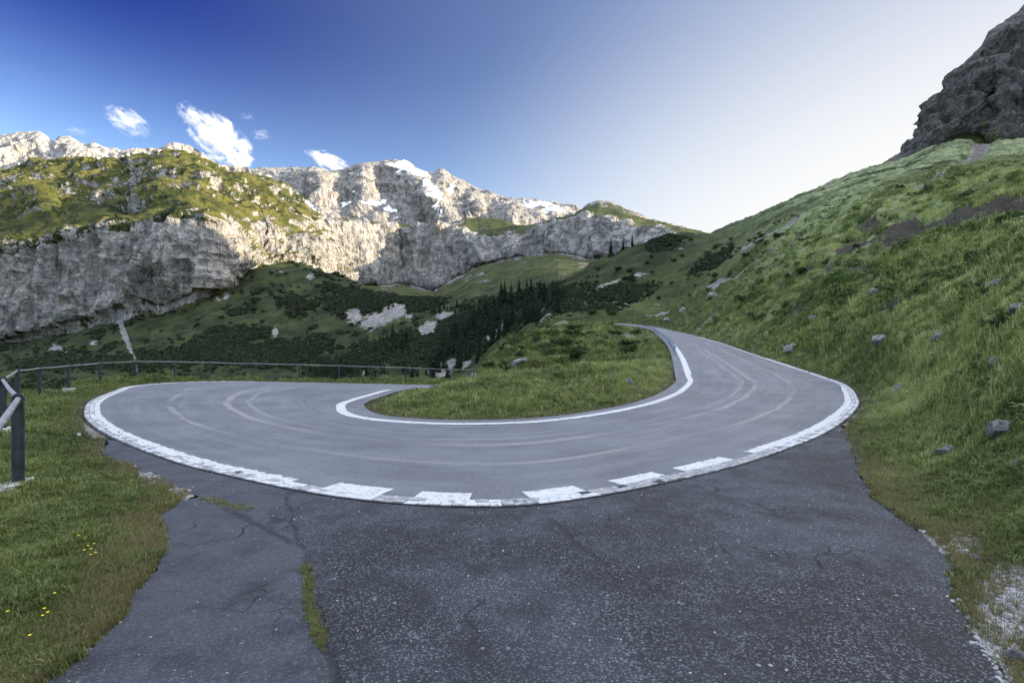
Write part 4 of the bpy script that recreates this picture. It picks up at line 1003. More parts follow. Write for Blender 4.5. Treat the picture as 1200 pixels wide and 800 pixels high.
def stuff(name, label, cat, pts, scl, variants, seed, tilt=.12, var=None):
    """one stuff object: points that carry copies of the template meshes"""
    r = np.random.default_rng(seed); n = len(pts)
    me = bpy.data.meshes.new(name); me.vertices.add(n); me.vertices.foreach_set('co', np.asarray(pts, np.float32).ravel())
    a = me.attributes.new('scl', 'FLOAT', 'POINT'); a.data.foreach_set('value', np.asarray(scl, np.float32))
    rot = np.stack([r.normal(size=n) * tilt, r.normal(size=n) * tilt, r.uniform(0, 6.283, n)], 1).astype(np.float32)
    a = me.attributes.new('rot', 'FLOAT_VECTOR', 'POINT'); a.data.foreach_set('vector', rot.ravel())
    a = me.attributes.new('pick', 'INT', 'POINT'); a.data.foreach_set('value', (r.integers(0, len(variants), n) if var is None else var).astype(np.int32))
    o = link_mesh(name, me)
    ng = bpy.data.node_groups.new(name + '_scatter', 'GeometryNodeTree')
    ng.interface.new_socket('Geometry', in_out='INPUT', socket_type='NodeSocketGeometry'); ng.interface.new_socket('Geometry', in_out='OUTPUT', socket_type='NodeSocketGeometry')
    gi = ng.nodes.new('NodeGroupInput'); go = ng.nodes.new('NodeGroupOutput'); iop = ng.nodes.new('GeometryNodeInstanceOnPoints'); jn = ng.nodes.new('GeometryNodeJoinGeometry')
    for vm in reversed(variants):
        vo = bpy.data.objects.new(name + '_source', vm)
        oi = ng.nodes.new('GeometryNodeObjectInfo'); oi.inputs['Object'].default_value = vo; oi.inputs['As Instance'].default_value = True
        ng.links.new(oi.outputs['Geometry'], jn.inputs[0])
    def na(nm, ty):
        q = ng.nodes.new('GeometryNodeInputNamedAttribute'); q.data_type = ty; q.inputs['Name'].default_value = nm
        return [s for s in q.outputs if s.enabled and s.name == 'Attribute'][0]
    ng.links.new(gi.outputs[0], iop.inputs['Points']); ng.links.new(jn.outputs[0], iop.inputs['Instance'])
    iop.inputs['Pick Instance'].default_value = True
    ng.links.new(na('pick', 'INT'), iop.inputs['Instance Index']); ng.links.new(na('rot', 'FLOAT_VECTOR'), iop.inputs['Rotation']); ng.links.new(na('scl', 'FLOAT'), iop.inputs['Scale'])
    ng.links.new(iop.outputs[0], go.inputs[0])
    md = o.modifiers.new('scatter', 'NODES'); md.node_group = ng
    tag(o, label, cat, kind='stuff')
    return o

# ------------------------------------------------------------------ grass
nr_, nc_ = len(rows), len(u_cols)
V4 = GV.reshape(nr_, nc_, 3)
IPX = 600 + V4[..., 0] / V4[..., 1] * F; IPY = HZ + F * (CAMH - V4[..., 2]) / V4[..., 1]
def quad_area(A, B):
    a = np.stack([A, B], -1); d1 = a[1:, 1:] - a[:-1, :-1]; d2 = a[1:, :-1] - a[:-1, 1:]
    return 0.5 * (d1[..., 0] * d2[..., 1] - d1[..., 1] * d2[..., 0])
AR = quad_area(IPX, IPY)                      # image area of each ground cell, signed: one sign faces the camera
if np.median(AR[:50]) < 0: AR = -AR
def cellmean(v):
    v = v.reshape(nr_, nc_); return (v[:-1, :-1] + v[1:, :-1] + v[:-1, 1:] + v[1:, 1:]) / 4
cd, cpx = cellmean(GV[:, 1]), cellmean(PXg.ravel()); cpy = cellmean(IPY.ravel())
csd, cst = cellmean(gsd), cellmean(gst); ced = np.minimum(csd, cst)
cm_ = {k: cellmean(v) for k, v in gm.items()}
Wt = np.clip(AR, 0, 60) + 0.10 * np.clip(-AR, 0, 20)
Wt *= (cpx > -500) & (cpx < 1800) & (cd < 170) & (cpy < 1150) & (cpy > 80)
Wt *= ~((cpx < 545) & (cd > 50))
green = (ced > -0.025) * np.clip(1.1 - cm_['rock'] * 1.3, 0, 1) * np.clip(1.1 - cm_['soil'] * 1.25, 0, 1) * np.clip(1.1 - cm_['gravel'] * 1.5, .0, 1) ** 2 * (.35 + .65 * sstep(0.0, .25, ced))
def scatter(weight, n, seed):
    r = np.random.default_rng(seed); w = weight.ravel(); c = np.cumsum(w); k = np.searchsorted(c, r.random(n) * c[-1])
    i, j = np.unravel_index(np.clip(k, 0, len(w) - 1), weight.shape)
    a, b_ = r.random(n)[:, None], r.random(n)[:, None]
    P = V4[i, j] * (1 - a) * (1 - b_) + V4[i, j + 1] * a * (1 - b_) + V4[i + 1, j] * (1 - a) * b_ + V4[i + 1, j + 1] * a * b_
    return P, i, j, r
tufts = [tuft('grass_tuft', 11, .50, .062, .85, M_grass, s) for s in (1, 2, 3)]
P, i, j, r = scatter(Wt * green, 370000, 5)
d = P[:, 1]; edge = ced[i, j]
hgt = np.clip(.045 + .0050 * d, .05, .42) * r.uniform(.6, 1.45, len(d)) * (.62 + .38 * sstep(0, 1.0, edge))
hgt *= np.clip(1.0 + .9 * fbm(P / (.35 + .012 * d[:, None]), 2), .45, 1.9)
hgt *= np.where((P[:, 0] > 3) & (d < 40), 1.0 + .5 * sstep(.5, 3, edge), 1.0)
lm = (r.random(len(d)) < cm_['lush'][i, j] * .9 + .60 * ((d > 6) & (P[:, 0] > 3.5)) + .45 * ((d > 11) & (P[:, 0] < 12) & (P[:, 0] > -5) & (d < 40)))  # more of the lightened grass on the bank, in place of light
stuff('grass', 'short green meadow grass of the verge, island and hillside', 'grass', P[~lm], hgt[~lm], tufts, 6)
stuff('meadow_grass', 'meadow grass on the right hillside, coloured paler to stand in for brighter light', 'grass', P[lm], hgt[lm] * 1.1, [tuft('meadow_tuft', 14, .5, .028, .6, M_meadow, s) for s in (81, 82)], 66)
wd = Wt * (ced > .02) * (cd < 25) * (cm_['dry'] + .22 * (1 - sstep(.0, .5, ced))) * np.clip(1.3 - cm_['gravel'], 0, 1)
dry_t = [tuft('dry_tuft', 14, .55, .022, .9, M_dry, s) for s in (4, 5)]
P, i, j, r = scatter(wd, 9000, 8); d = P[:, 1]
stuff('dry_grass', 'straw coloured dry grass along the pavement edges', 'grass', P, np.clip(.04 + .006 * d, .04, .2) * r.uniform(.6, 1.3, len(d)), dry_t, 9)
wh = Wt * green * (cpx > 840) * sstep(.8, 4.0, ced) * (cd > 3) * (cd < 45) * (fbm(np.stack([cpx.ravel() / 45, cd.ravel() * 0 + np.log(cd.ravel()) * 12, cpx.ravel() * 0], 1), 3).reshape(cpx.shape) > .12)
herbs_ = [herb('herb_rosette', 18, M_herb, s) for s in (7, 8, 9)]
P, i, j, r = scatter(wh, 26000, 10); d = P[:, 1]
stuff('herbs', 'broad leaved herbs growing through the bank at right', 'herbs', P, np.clip(.07 + .0045 * d, .08, .26) * np.exp(r.normal(size=len(d)) * .40), herbs_, 11)
# grass on the island and hill: rank tussocks
wt2 = Wt * green * (cd > 12) * (sstep(.8, 2.5, ced)) * (fbm(np.stack([cpx.ravel() / 24, np.log(cd.ravel()) * 16, cpx.ravel() * 0 + 3], 1), 3).reshape(cpx.shape) > .18)
tuss = [tuft('tussock', 26, .5, .03, .8, M_herb, s) for s in (31, 32)]
P, i, j, r = scatter(wt2, 26000, 12); d = P[:, 1]
stuff('tussocks', 'rank darker grass tussocks on the island and hillside', 'grass', P, np.clip(.10 + .0065 * d, .14, .7) * r.uniform(.5, 1.3, len(d)), tuss, 13)

# low dark heath in patches over the bank and the hill
hn = fbm(np.stack([cpx.ravel() / 30, np.log(cd.ravel()) * 13, cpx.ravel() * 0 + 7], 1), 4, .6).reshape(cpx.shape)
wq = Wt * (cpx > 555) * (cd > 9) * sstep(1.6, 4.5, ced) * (cm_['rock'] < .5) * (cm_['soil'] < .4) * sstep(.22, .6, hn) * np.where(cpx > 830, 1.0, 1.5 * sstep(26, 34, cd)) * ~((cpx > 630) & (cpx < 790) & (cd > 100)) * (1 - .75 * sstep(60, 130, cd) * (cpx > 830))
heath_m = [clump('heath_clump', 170, .15, M_heath, s, 6, .7) for s in (91, 92, 93)]
P, i, j, r = scatter(wq, 3600, 94); d = P[:, 1]
stuff('heath', 'low dark green heath growing in patches over the bank and the hill', 'heath', P - np.array([0, 0, .03]), np.clip(.09 + .0062 * d, .12, .65) * np.exp(r.normal(size=len(d)) * .35), heath_m, 95)

# moss and grass in the crack of the turnout
crack = [(356, 662), (362, 680), (360, 700), (364, 722), (372, 742), (378, 758)]
pp = []; rr = np.random.default_rng(14)
for (a, b_), (c, e) in zip(crack[:-1], crack[1:]):
    for _ in range(70):
        t = rr.random(); x_, y_ = flat(a + (c - a) * t + rr.normal() * 6.5 * rr.random(), b_ + (e - b_) * t + rr.normal() * 3); pp.append((x_, y_, 0.0))
for _ in range(150):
    t = rr.random(); x_, y_ = flat(232 + 60 * t + rr.normal() * 4, 584 + 12 * t + rr.normal() * 2.5); pp.append((x_, y_, 0))
stuff('moss', 'dry mossy grass growing in the long crack of the turnout', 'moss', pp, rr.uniform(.015, .045, len(pp)), dry_t + [tufts[0]], 15)

# loose stones
def stone_mesh(seed, sub=2, rough=.35):
    bm = bmesh.new(); bmesh.ops.create_icosphere(bm, subdivisions=sub, radius=1.0)
    P = np.array([v.co[:] for v in bm.verts]); n = fbm(P * .9 + seed * 7.1, 3) * rough + fbm(P * 2.6 + seed, 2) * rough * .35
    cuts = np.random.default_rng(seed).normal(size=(7, 3)); cuts /= np.linalg.norm(cuts, axis=1)[:, None]
    Q = P * (1 + n[:, None])
    for c in cuts:                                     # flat broken faces
        h = Q @ c; lim = .62; Q = Q - np.clip(h - lim, 0, None)[:, None] * c[None, :] * .9
    for v, q in zip(bm.verts, Q): v.co = Vector((q[0], q[1], q[2] * .75))
    me = bpy.data.meshes.new('stone'); bm.to_mesh(me); bm.free()
    return me
pebbles = [stone_mesh(s, 1) for s in (1, 2, 3, 4)]
for m_ in pebbles: m_.materials.append(M_stone)
wg = np.clip(AR, 0, 60) * (cm_['gravel'] ** 2) * (cd < 16) * (cpx > -150) * (cpx < 1400)
P, i, j, r = scatter(wg, 15000, 16)
stuff('gravel', 'pale loose gravel along the edges of the turnout', 'gravel', P, np.exp(r.normal(size=len(P)) * .5) * .0095 * (.6 + .11 * P[:, 1]), pebbles, 17, .5)
pp = []; sc_ = []
while len(pp) < 900:
    x_, y_ = rr.uniform(-4, 4.2), 2.0 + 4.5 * rr.random() ** 1.5
    pp.append((x_, y_, 0.002)); sc_.append(math.exp(rr.normal() * .4) * .0042)
pp = np.array(pp); k_ = poly_sd(TURN, pp[:, 0], pp[:, 1]) < -.03
stuff('grit', 'loose pale grit lying on the turnout', 'grit', pp[k_], np.array(sc_)[k_], pebbles, 18, .5)

# ------------------------------------------------------------------ boulders
b_meshes = [stone_mesh(s, 4, .42) for s in (11, 12, 13, 14, 15, 16)]
for m_ in b_meshes:
    m_.materials.append(M_boulder)
    P = np.array([v.co[:] for v in m_.vertices]); n = fbm(P * 3.2, 4, .6) * .075
    m_.vertices.foreach_set('co', (P * (1 + n[:, None])).astype(np.float32).ravel())
    m_.polygons.foreach_set('use_smooth', [True] * len(m_.polygons))
nb_ = 0
def boulder(px, py, w, h, label, group=None, k=0, tilt=(0, 0), rz=0.0, d=None):
    """w, h: size in the photograph's pixels"""
    global nb_
    d = on_ground_at(px, py + h * .35) if d is None else d
    p = gpoint(px, d); big = 1.15 if px > 940 else .8 if px > 770 else 1.0; sx = big * w / 2 * d / F; sz = big * h / 2 * d / F / .6
    o = link_mesh('boulder', b_meshes[(k + nb_) % len(b_meshes)]); nb_ += 1
    o.location = (p[0], p[1], p[2] + sz * .18); o.scale = (sx, sx * .85, sz); o.rotation_euler = (tilt[0], tilt[1], rz)
    return tag(o, label, 'rock', group)
G = 'boulders in the meadow'
boulder(1172, 502, 34, 21, 'large pale grey boulder in the grass near the right edge', G, 0, rz=.4)
boulder(1115, 527, 24, 10, 'low flat pale stone sunk in the grass of the right bank', G, 1)
boulder(1050, 456, 13, 14, 'small upright pale stone at the foot of the steep bank', G, 2, (0, .5))
boulder(1168, 425, 18, 15, 'pinkish pale stone halfway up the right bank', G, 3)
boulder(1196, 545, 18, 12, 'grey stone half hidden by leaves at the right edge', G, 4)
boulder(1188, 769, 24, 20, 'pale angular stone on the gravel at the bottom right corner', G, 5)
boulder(1143, 654, 13, 9, 'small white stone beside the patch of gravel', G, 0)
boulder(1078, 472, 7, 5, 'tiny pale stone on the grass strip under the bank', G, 1)
boulder(1168, 333, 22, 12, 'dark weathered rock in the upper part of the right bank', G, 2)
boulder(1196, 361, 26, 12, 'broad dark rock jutting from the bank at the right edge', G, 3)
boulder(1030, 341, 18, 8, 'flat grey rock on the slope under the dark earth scar', G, 4)
boulder(928, 406, 30, 12, 'dark rock outcrop in the grass close above the road', G, 5)
boulder(1034, 398, 24, 12, 'dark rock ledge in the middle of the steep bank', G, 0)
boulder(1103, 394, 16, 10, 'grey rock showing through the herbs right of the rock ledge', G, 1)
boulder(952, 374, 9, 6, 'small pale stone on the slope above the far edge line', G, 2)
boulder(557, 441, 11, 13, 'upright grey boulder standing beyond the grassy island', G, 3, d=49)
boulder(546, 444, 7, 6, 'small white stone left of the upright grey boulder', G, 4, d=50)
boulder(607, 438, 26, 9, 'long tilted pale slab lying on the hill behind the island', G, 5, (0, -.45), d=45)
boulder(668, 425, 18, 12, 'rounded grey rock in the grass of the hill inside the bend', G, 0, d=44)
boulder(738, 446, 12, 9, 'pale broken rock near the right end of the island', G, 1)
boulder(720, 437, 7, 5, 'little pale rock among tussocks on the island', G, 2)
boulder(745, 437, 8, 4, 'flat whitish rock at the top of the island', G, 3)
boulder(836, 345, 16, 9, 'rock at the top end of the stony gully beside the road', G, 4)
boulder(800, 362, 12, 8, 'pale rock in the stony gully above the road', G, 5)
boulder(782, 374, 12, 7, 'pale rock at the foot of the stony gully', G, 0)
boulder(708, 402, 30, 12, 'long grey rock outcrop high on the hill inside the bend', G, 2, d=82)
for k, (px, py, w) in enumerate(((905, 292, 14), (925, 291, 10), (842, 303, 16), (1095, 352, 8), (990, 360, 8), (1120, 440, 8), (1008, 415, 7), (1150, 470, 7), (1185, 455, 8), (1090, 505, 6), (880, 330, 10), (1135, 330, 8))):
    boulder(px, py, w * .55, w * .3, 'small grey stone showing through the grass of the right hillside', 'small stones on the hillside', k, rz=k)

# ------------------------------------------------------------------ shrubs
shrub_m = [clump('shrub_crown', 620, .105, M_bush, s, 8) for s in (21, 22, 23)]
def shrub(px, py, w, label, group, k=0, d=None, hh=1.0):
    d = on_ground_at(px, py) if d is None else d
    p = gpoint(px, d, .0); s = w / 2 * d / F
    o = link_mesh('shrub', shrub_m[k % 3]); o.location = (p[0], p[1], p[2] - .08 * s); o.scale = (s, s, s * hh); o.rotation_euler = (0, 0, k * 1.7)
    return tag(o, label, 'shrub', group)
SH = [(910, 279, 15, 'round dark shrub standing out on the upper right hillside'), (1054, 222, 13, 'dark shrub highest but one on the right meadow below the crag'), (1090, 199, 8, 'small dark shrub closest below the crag'),
      (1163, 231, 7, 'lone upright shrub above the dark earth scar at right'), (939, 283, 11, 'dark shrub right of and below the round hillside shrub'), (1003, 290, 9, 'shrub just above the left end of the earth scar'),
      (871, 355, 22, 'broad dark shrub mound on the slope above the road'), (939, 322, 17, 'dark spreading shrub in the middle of the hillside'), (925, 325, 13, 'shrub touching the left of the spreading hillside shrub'),
      (738, 414, 26, 'tall dark shrub on the hill inside the bend'), (678, 419, 28, 'wide dark shrub halfway up the hill inside the bend'), (664, 406, 18, 'dark shrub on the upper left of the hill inside the bend'),
      (573, 432, 20, 'low shrub at the foot of the hill beyond the railing'), (797, 281, 14, 'dark shrub on the top of the knoll'), (809, 282, 9, 'smaller shrub right beside the knoll top shrub'), (758, 310, 8, 'small shrub on the left face of the knoll')]
for k, (px, py, w, lb) in enumerate(SH):
    dd = None
    shrub(px, py, w, lb, 'single shrubs', k, dd)
r = np.random.default_rng(41)
def scatter_shrubs(n, box, wr, label, group, k0):
    for q in range(n):
        px = r.uniform(box[0], box[1]); t = r.random(); py = box[2] + (box[3] - box[2]) * t + (box[4] if len(box) > 4 else 0) * (px - box[0]) / (box[1] - box[0])
        shrub(px, py, r.uniform(*wr), label, group, k0 + q, hh=r.uniform(.7, 1.1))
scatter_shrubs(34, (690, 840, 312, 362, -18), (6, 15), 'dark shrub among many below the knoll and above the road', 'shrubs below the knoll', 0)
scatter_shrubs(22, (820, 905, 288, 318, -18), (5, 13), 'dark shrub in the scrubby band right of the knoll', 'shrubs right of the knoll', 5)
scatter_shrubs(16, (900, 1060, 262, 268, -52), (3, 7), 'tiny dark shrub dotted over the upper right meadow', 'shrubs on the upper meadow', 9)
scatter_shrubs(30, (650, 720, 335, 372), (6, 14), 'dark shrub on the shaded slope left of the climbing road', 'shrubs left of the climbing road', 3)
for q in range(40):
    px = r.uniform(590, 745); dd = math.exp(r.uniform(math.log(42), math.log(118)))
    shrub(px, 0, r.uniform(12, 30) * (70 / dd) ** .3, 'low dark shrub on the hill inside the bend', 'low shrubs inside the bend', q, dd, .7)

# dwarf pine scrub over the valley slopes
pine_m = [clump('dwarf_pine_clump', 150, .20, M_pine, s, 5, .8) for s in (51, 52, 53)]
WB = np.clip(AR, 0, 60) * sstep(.22, .66, cm_['bush'] + .22 * fbm(np.stack([cpx.ravel() / 12, np.log(cd.ravel()) * 40, cpx.ravel() * 0], 1), 3).reshape(cpx.shape)) * (cd > 140) * (cm_['rock'] < .45) * (cpx > -300) * (cpx < 860)
P, i, j, r2 = scatter(WB, 22000, 43)
stuff('dwarf_pine_scrub', 'dark dwarf pine and alder scrub covering the shaded valley slopes', 'scrub', P - np.array([0, 0, .2]), P[:, 1] / F * r2.uniform(1.6, 4.2, len(P)), pine_m, 44, .1)

# ------------------------------------------------------------------ conifers
kinds = [conifer_meshes(s, w) for s, w in ((61, .20), (62, .24), (63, .17), (64, .22))]
def conifer(px, py, hpx, label, group, k=0, d=None):
    d = on_ground_at(px, py) if d is None else d
    p = gpoint(px, d, .3); h = hpx * (1.25 if d < 560 else 1.0) * d / F
    t = empty('conifer', p, k * 1.3); t.scale = (h * random.uniform(.9, 1.25), h * random.uniform(.9, 1.25), h)
    c, tr = kinds[k % 4]
    link_mesh('trunk', tr, None, t); link_mesh('crown', c, None, t)
    return tag(t, label, 'conifer', group)
conifer(716, 318, 19, 'tallest lone conifer on the skyline left of the knoll', 'lone conifers by the knoll', 0, 400)
conifer(730, 309, 12, 'lone conifer on the knoll edge between two others', 'lone conifers by the knoll', 1, 405)
conifer(741, 301, 13, 'lone conifer closest to the knoll', 'lone conifers by the knoll', 2, 405)
rc_ = np.random.default_rng(71)
def stand(n, poly, hr, label, group, k0):
    done = 0
    P = np.array(poly, float)
    while done < n:
        px = rc_.uniform(P[:, 0].min(), P[:, 0].max()); py = rc_.uniform(P[:, 1].min(), P[:, 1].max())
        if poly_sd(P, np.array([px]), np.array([py]))[0] > 0: continue
        conifer(px, py, rc_.uniform(*hr), label, group, k0 + done); done += 1
stand(90, [(585, 352), (660, 342), (668, 362), (640, 374), (592, 392), (560, 405), (545, 395)], (13, 23), 'dark conifer of the dense stand on the far side of the gorge', 'conifers of the dense stand', 0)
stand(60, [(545, 385), (590, 392), (562, 425), (538, 432), (500, 436), (520, 405)], (12, 22), 'dark conifer standing above the pale gorge cliffs', 'conifers above the gorge cliffs', 1)
stand(46, [(430, 352), (520, 354), (560, 360), (580, 352), (560, 372), (500, 368), (440, 362)], (5, 9), 'small conifer along the dark ridge below the sunlit cliff', 'conifers along the dark ridge', 2)
stand(22, [(452, 396), (486, 398), (480, 414), (455, 414)], (8, 14), 'conifer of the small group on the valley side', 'conifers of the small valley group', 3)
stand(18, [(362, 432), (400, 434), (400, 443), (362, 443)], (10, 16), 'slender dark conifer seen through the middle of the railing', 'slender conifers behind the railing', 0)
stand(26, [(402, 432), (540, 434), (540, 443), (402, 443)], (8, 15), 'conifer on the valley floor behind the right part of the railing', 'conifers on the valley floor', 1)

# ------------------------------------------------------------------ railing on the left
def tube(bm, pts, rad, seg=10):
    P = [Vector(p) for p in pts]; prev = None; rings = []
    for i, p in enumerate(P):
        t = (P[min(i + 1, len(P) - 1)] - P[max(i - 1, 0)]).normalized()
        a = t.cross(Vector((0, 0, 1)));
        if a.length < 1e-3: a = Vector((1, 0, 0))
        a.normalize(); b_ = a.cross(t)
        rings.append([bm.verts.new(p + (a * math.cos(k / seg * 6.2832) + b_ * math.sin(k / seg * 6.2832)) * rad) for k in range(seg)])
    for A, B in zip(rings[:-1], rings[1:]):
        for k in range(seg): bm.faces.new((A[k], A[(k + 1) % seg], B[(k + 1) % seg], B[k]))
    bm.faces.new(rings[0][::-1]); bm.faces.new(rings[-1])
def box(bm, lo, hi, bev=0.0):
    r_ = bmesh.ops.create_cube(bm, size=1.0); vs = r_['verts']
    for v in vs: v.co = Vector([lo[k] + (v.co[k] + .5) * (hi[k] - lo[k]) for k in range(3)])
    if bev: bmesh.ops.bevel(bm, geom=list({e for v in vs for e in v.link_edges}), offset=bev, segments=2, affect='EDGES')
posts = [(-2.5, 2.35), (-5.4, 5.6), (-9.55, 9.6), (-14.5, 15.0), (-16.6, 18.0), (-18.0, 20.8), (-19.7, 24.5), (-20.6, 28.0), (-19.5, 29.6), (-18.3, 31.0), (-15.8, 31.6), (-13.9, 33.5), (-11.9, 35.2), (-10.1, 37.0), (-8.1, 39.0), (-6.6, 41.0), (-5.2, 43.0), (-3.4, 45.8)]
PH = 1.05
def post_mesh():
    """U-section post with a rounded head and a hole for the pipe"""
    bm = bmesh.new(); W = .049; T = .030; n = 14; ring = []
    prof = [(-W, -.3), (W, -.3)] + [(W * math.cos(a), PH - W + W * math.sin(a)) for a in np.linspace(0, math.pi, n)]
    f = [bm.verts.new((x_, -T, z_)) for x_, z_ in prof]; b_ = [bm.verts.new((x_, -T + .012, z_)) for x_, z_ in prof]
    bm.faces.new(f); bm.faces.new(b_[::-1])
    for k in range(len(prof)): bm.faces.new((f[k], f[(k + 1) % len(prof)], b_[(k + 1) % len(prof)], b_[k])[::-1])
    for s in (-1, 1):                      # flanges
        box(bm, (s * W - .006, -T + .013, -.3), (s * W + .006, T, PH - W))
    # collar round the pipe
    segs = 18; R0, R1 = .040, .054
    rr_ = [[bm.verts.new((R * math.cos(k / segs * 6.2832), y_, PH - .062 + R * math.sin(k / segs * 6.2832))) for k in range(segs)] for R, y_ in ((R0, -T - .012), (R1, -T - .012), (R1, T + .004), (R0, T + .004))]
    for q in range(4):
        A, B = rr_[q], rr_[(q + 1) % 4]
        for k in range(segs): bm.faces.new((A[k], A[(k + 1) % segs], B[(k + 1) % segs], B[k]))
    bmesh.ops.recalc_face_normals(bm, faces=bm.faces[:])
    me = bpy.data.meshes.new('post'); bm.to_mesh(me); bm.free(); me.materials.append(M_post); return me
pm = post_mesh()
bm = bmesh.new(); box(bm, (-.20, -.17, -.25), (.20, .17, .085), .02)
for v in bm.verts: v.co += Vector((random.uniform(-.015, .015), random.uniform(-.015, .015), random.uniform(-.006, .006)))
fm = bpy.data.meshes.new('footing'); bm.to_mesh(fm); bm.free(); fm.materials.append(M_conc)
bpts = []
for x_, y_ in posts:
    bpts.append(Vector((x_, y_, float(ground(np.array([600 + x_ / y_ * F]), np.array([y_]))[2][0]))))
zs = np.array([p.z for p in bpts])
for _ in range(3): zs[1:-1] = (zs[:-2] + 2 * zs[1:-1] + zs[2:]) / 4
for p, z_ in zip(bpts, zs): p.z = z_
fence = empty('railing', bpts[1]); tag(fence, 'long blue grey steel railing with a single pipe along the outside of the bend', 'railing')
fw = Vector(bpts[1])
for i, p in enumerate(bpts):
    a, c = bpts[max(i - 1, 0)], bpts[min(i + 1, len(bpts) - 1)]; t = c - a
    ang = math.atan2(t.y, t.x) + math.pi / 2
    po = link_mesh('post', pm, None, fence); po.location = p - fw; po.rotation_euler = (random.uniform(-.015, .015), random.uniform(-.015, .015), ang if i != 1 else ang)
    if i in (1, 2, 3, 5):
        fo = link_mesh('footing', fm, None, fence); fo.location = p - fw + Vector((.03, -.02, -.005)); fo.rotation_euler = (0, 0, ang + .4)
bm = bmesh.new(); L = []
for a, c in zip(bpts[:-1], bpts[1:]):
    for t in (0, .5): L.append(a.lerp(c, t) + Vector((0, 0, PH - .062 - (.018 if t else 0))) - fw)
L.append(bpts[-1] + Vector((0, 0, PH - .062)) - fw)
tube(bm, L, .026, 10); from_bm('rail', bm, M_rail, fence, True)

# ------------------------------------------------------------------ crash barrier on the inner edge of the climbing road
I0, I1 = pair_at(24) + 3, pair_at(29) + 4
C = offset(INN, .35)[I0:I1]; C = resample(C, 0, arc(C)[-1], 2.0)
bar = empty('crash_barrier', C[0]); tag(bar, 'blue grey crash barrier on the inner edge of the climbing road', 'crash barrier')
nn = normal2(C); o0 = C[0].copy(); prof = [(0, .44), (.05, .48), (.05, .54), (0, .585), (0, .605), (.05, .65), (.05, .71), (0, .75)]
vs = np.array([[c + n * q + np.array([0, 0, h]) - o0 for q, h in prof] for c, n in zip(C, nn)]).reshape(-1, 3)
me = mesh_np('beam', vs, grid_faces(len(C), len(prof)), False)
bo = link_mesh('beam', me, M_barrier, bar); so_ = bo.modifiers.new('thickness', 'SOLIDIFY'); so_.thickness = .006
bm = bmesh.new(); box(bm, (-.05, -.06, -.4), (.05, .06, .72), .008); pmesh = bpy.data.meshes.new('post'); bm.to_mesh(pmesh); bm.free(); pmesh.materials.append(M_barrier)
for k in range(0, len(C), 2):
    q = link_mesh('post', pmesh, None, bar); q.location = C[k] - o0 - nn[k] * SI * -.10
    q.rotation_euler = (0, 0, math.atan2(nn[k][1], nn[k][0]))

# ------------------------------------------------------------------ yellow flowers in the left verge
def petal_mesh():
    cards = []
    for k in range(5):
        a = k * 1.2566; d_ = np.array([math.cos(a), math.sin(a), .35]); s = np.array([-math.sin(a), math.cos(a), 0]) * .45
        cards.append([np.zeros(3), d_ * .6 - s, d_, d_ * .6 + s])
    return card_mesh('bloom', cards, M_yellow)
pb = petal_mesh(); bm = bmesh.new(); tube(bm, [(0, 0, -.02), (.004, 0, .05), (0, 0, .098)], .0016, 5)
sm_ = bpy.data.meshes.new('stem'); bm.to_mesh(sm_); bm.free(); sm_.materials.append(M_stem)
for k, (px, py) in enumerate(((103, 644), (107, 648), (110, 641), (99, 650), (106, 655), (112, 652), (52, 718), (56, 722), (50, 726), (64, 700), (9, 724), (35, 748), (128, 560), (92, 632), (70, 590))):
    x_, y_ = flat(px, py, .08); t = empty('yellow_flower', (x_, y_, gz(600 + x_ / y_ * F, y_)), k)
    tag(t, 'tiny yellow flower in the left grass verge', 'flower', 'yellow flowers in the left verge')
    link_mesh('stem', sm_, None, t); q = link_mesh('bloom', pb, None, t); q.location = (0, 0, .098); q.scale = (.0085,) * 3

# ------------------------------------------------------------------ clouds
def mat_cloud(seed, dens, size):
    m, nt = new_mat('cloud_vapour'); b = NB(nt)
    tc = b.n('ShaderNodeTexCoord'); ln = b.n('ShaderNodeVectorMath', operation='LENGTH'); nt.links.new(tc.outputs['Object'], ln.inputs[0])
    ad = b.n('ShaderNodeVectorMath', operation='ADD'); nt.links.new(tc.outputs['Object'], ad.inputs[0]); ad.inputs[1].default_value = (seed * 3.7, seed * 1.3, seed)
    n = b.noise(ad.outputs[0], 2.3, 9, 0.68, .4)
    f = b.math('SUBTRACT', b.math('MULTIPLY', b.math('SUBTRACT', n, .43), 6.5), b.math('POWER', ln.outputs['Value'], 2.0))
    dn = b.math('MULTIPLY', b.ss(f, -.05, .9), dens)
    v = b.n('ShaderNodeVolumePrincipled'); b.put(v.inputs['Density'], dn); v.inputs['Color'].default_value = (.97, .97, .97, 1); v.inputs['Anisotropy'].default_value = .2
    b.out(v.outputs[0], True); return m
bm = bmesh.new(); bmesh.ops.create_icosphere(bm, subdivisions=3, radius=1.0)
cl_me = bpy.data.meshes.new('cloud'); bm.to_mesh(cl_me); bm.free()
def cloud(px, py, w, h, rot, dens, seed, label, D=7200):
    me_ = cl_me.copy(); me_.materials.append(mat_cloud(seed, dens, w * D / F))
    o = link_mesh('cloud', me_); o.location = ((px - 600) / F * D, D, zat(py, D)); o.scale = (w / 2 * D / F, w / 3 * D / F, h / 2 * D / F); o.rotation_euler = (0, math.radians(rot), 0)
    return tag(o, label, 'cloud', 'small clouds over the left ridge')
cloud(258, 164, 96, 52, 40, .012, 1, 'largest white cloud over the left ridge')
cloud(226, 136, 44, 26, 38, .005, 2, 'thin ragged cloud at the upper left of the largest one')
cloud(150, 143, 58, 34, 30, .0045, 3, 'ragged white cloud left of the largest one')
cloud(386, 190, 62, 22, 20, .010, 4, 'white cloud touching the snowy mountain ridge')
cloud(306, 158, 24, 15, 0, .0035, 5, 'small faint cloud right of the largest one')
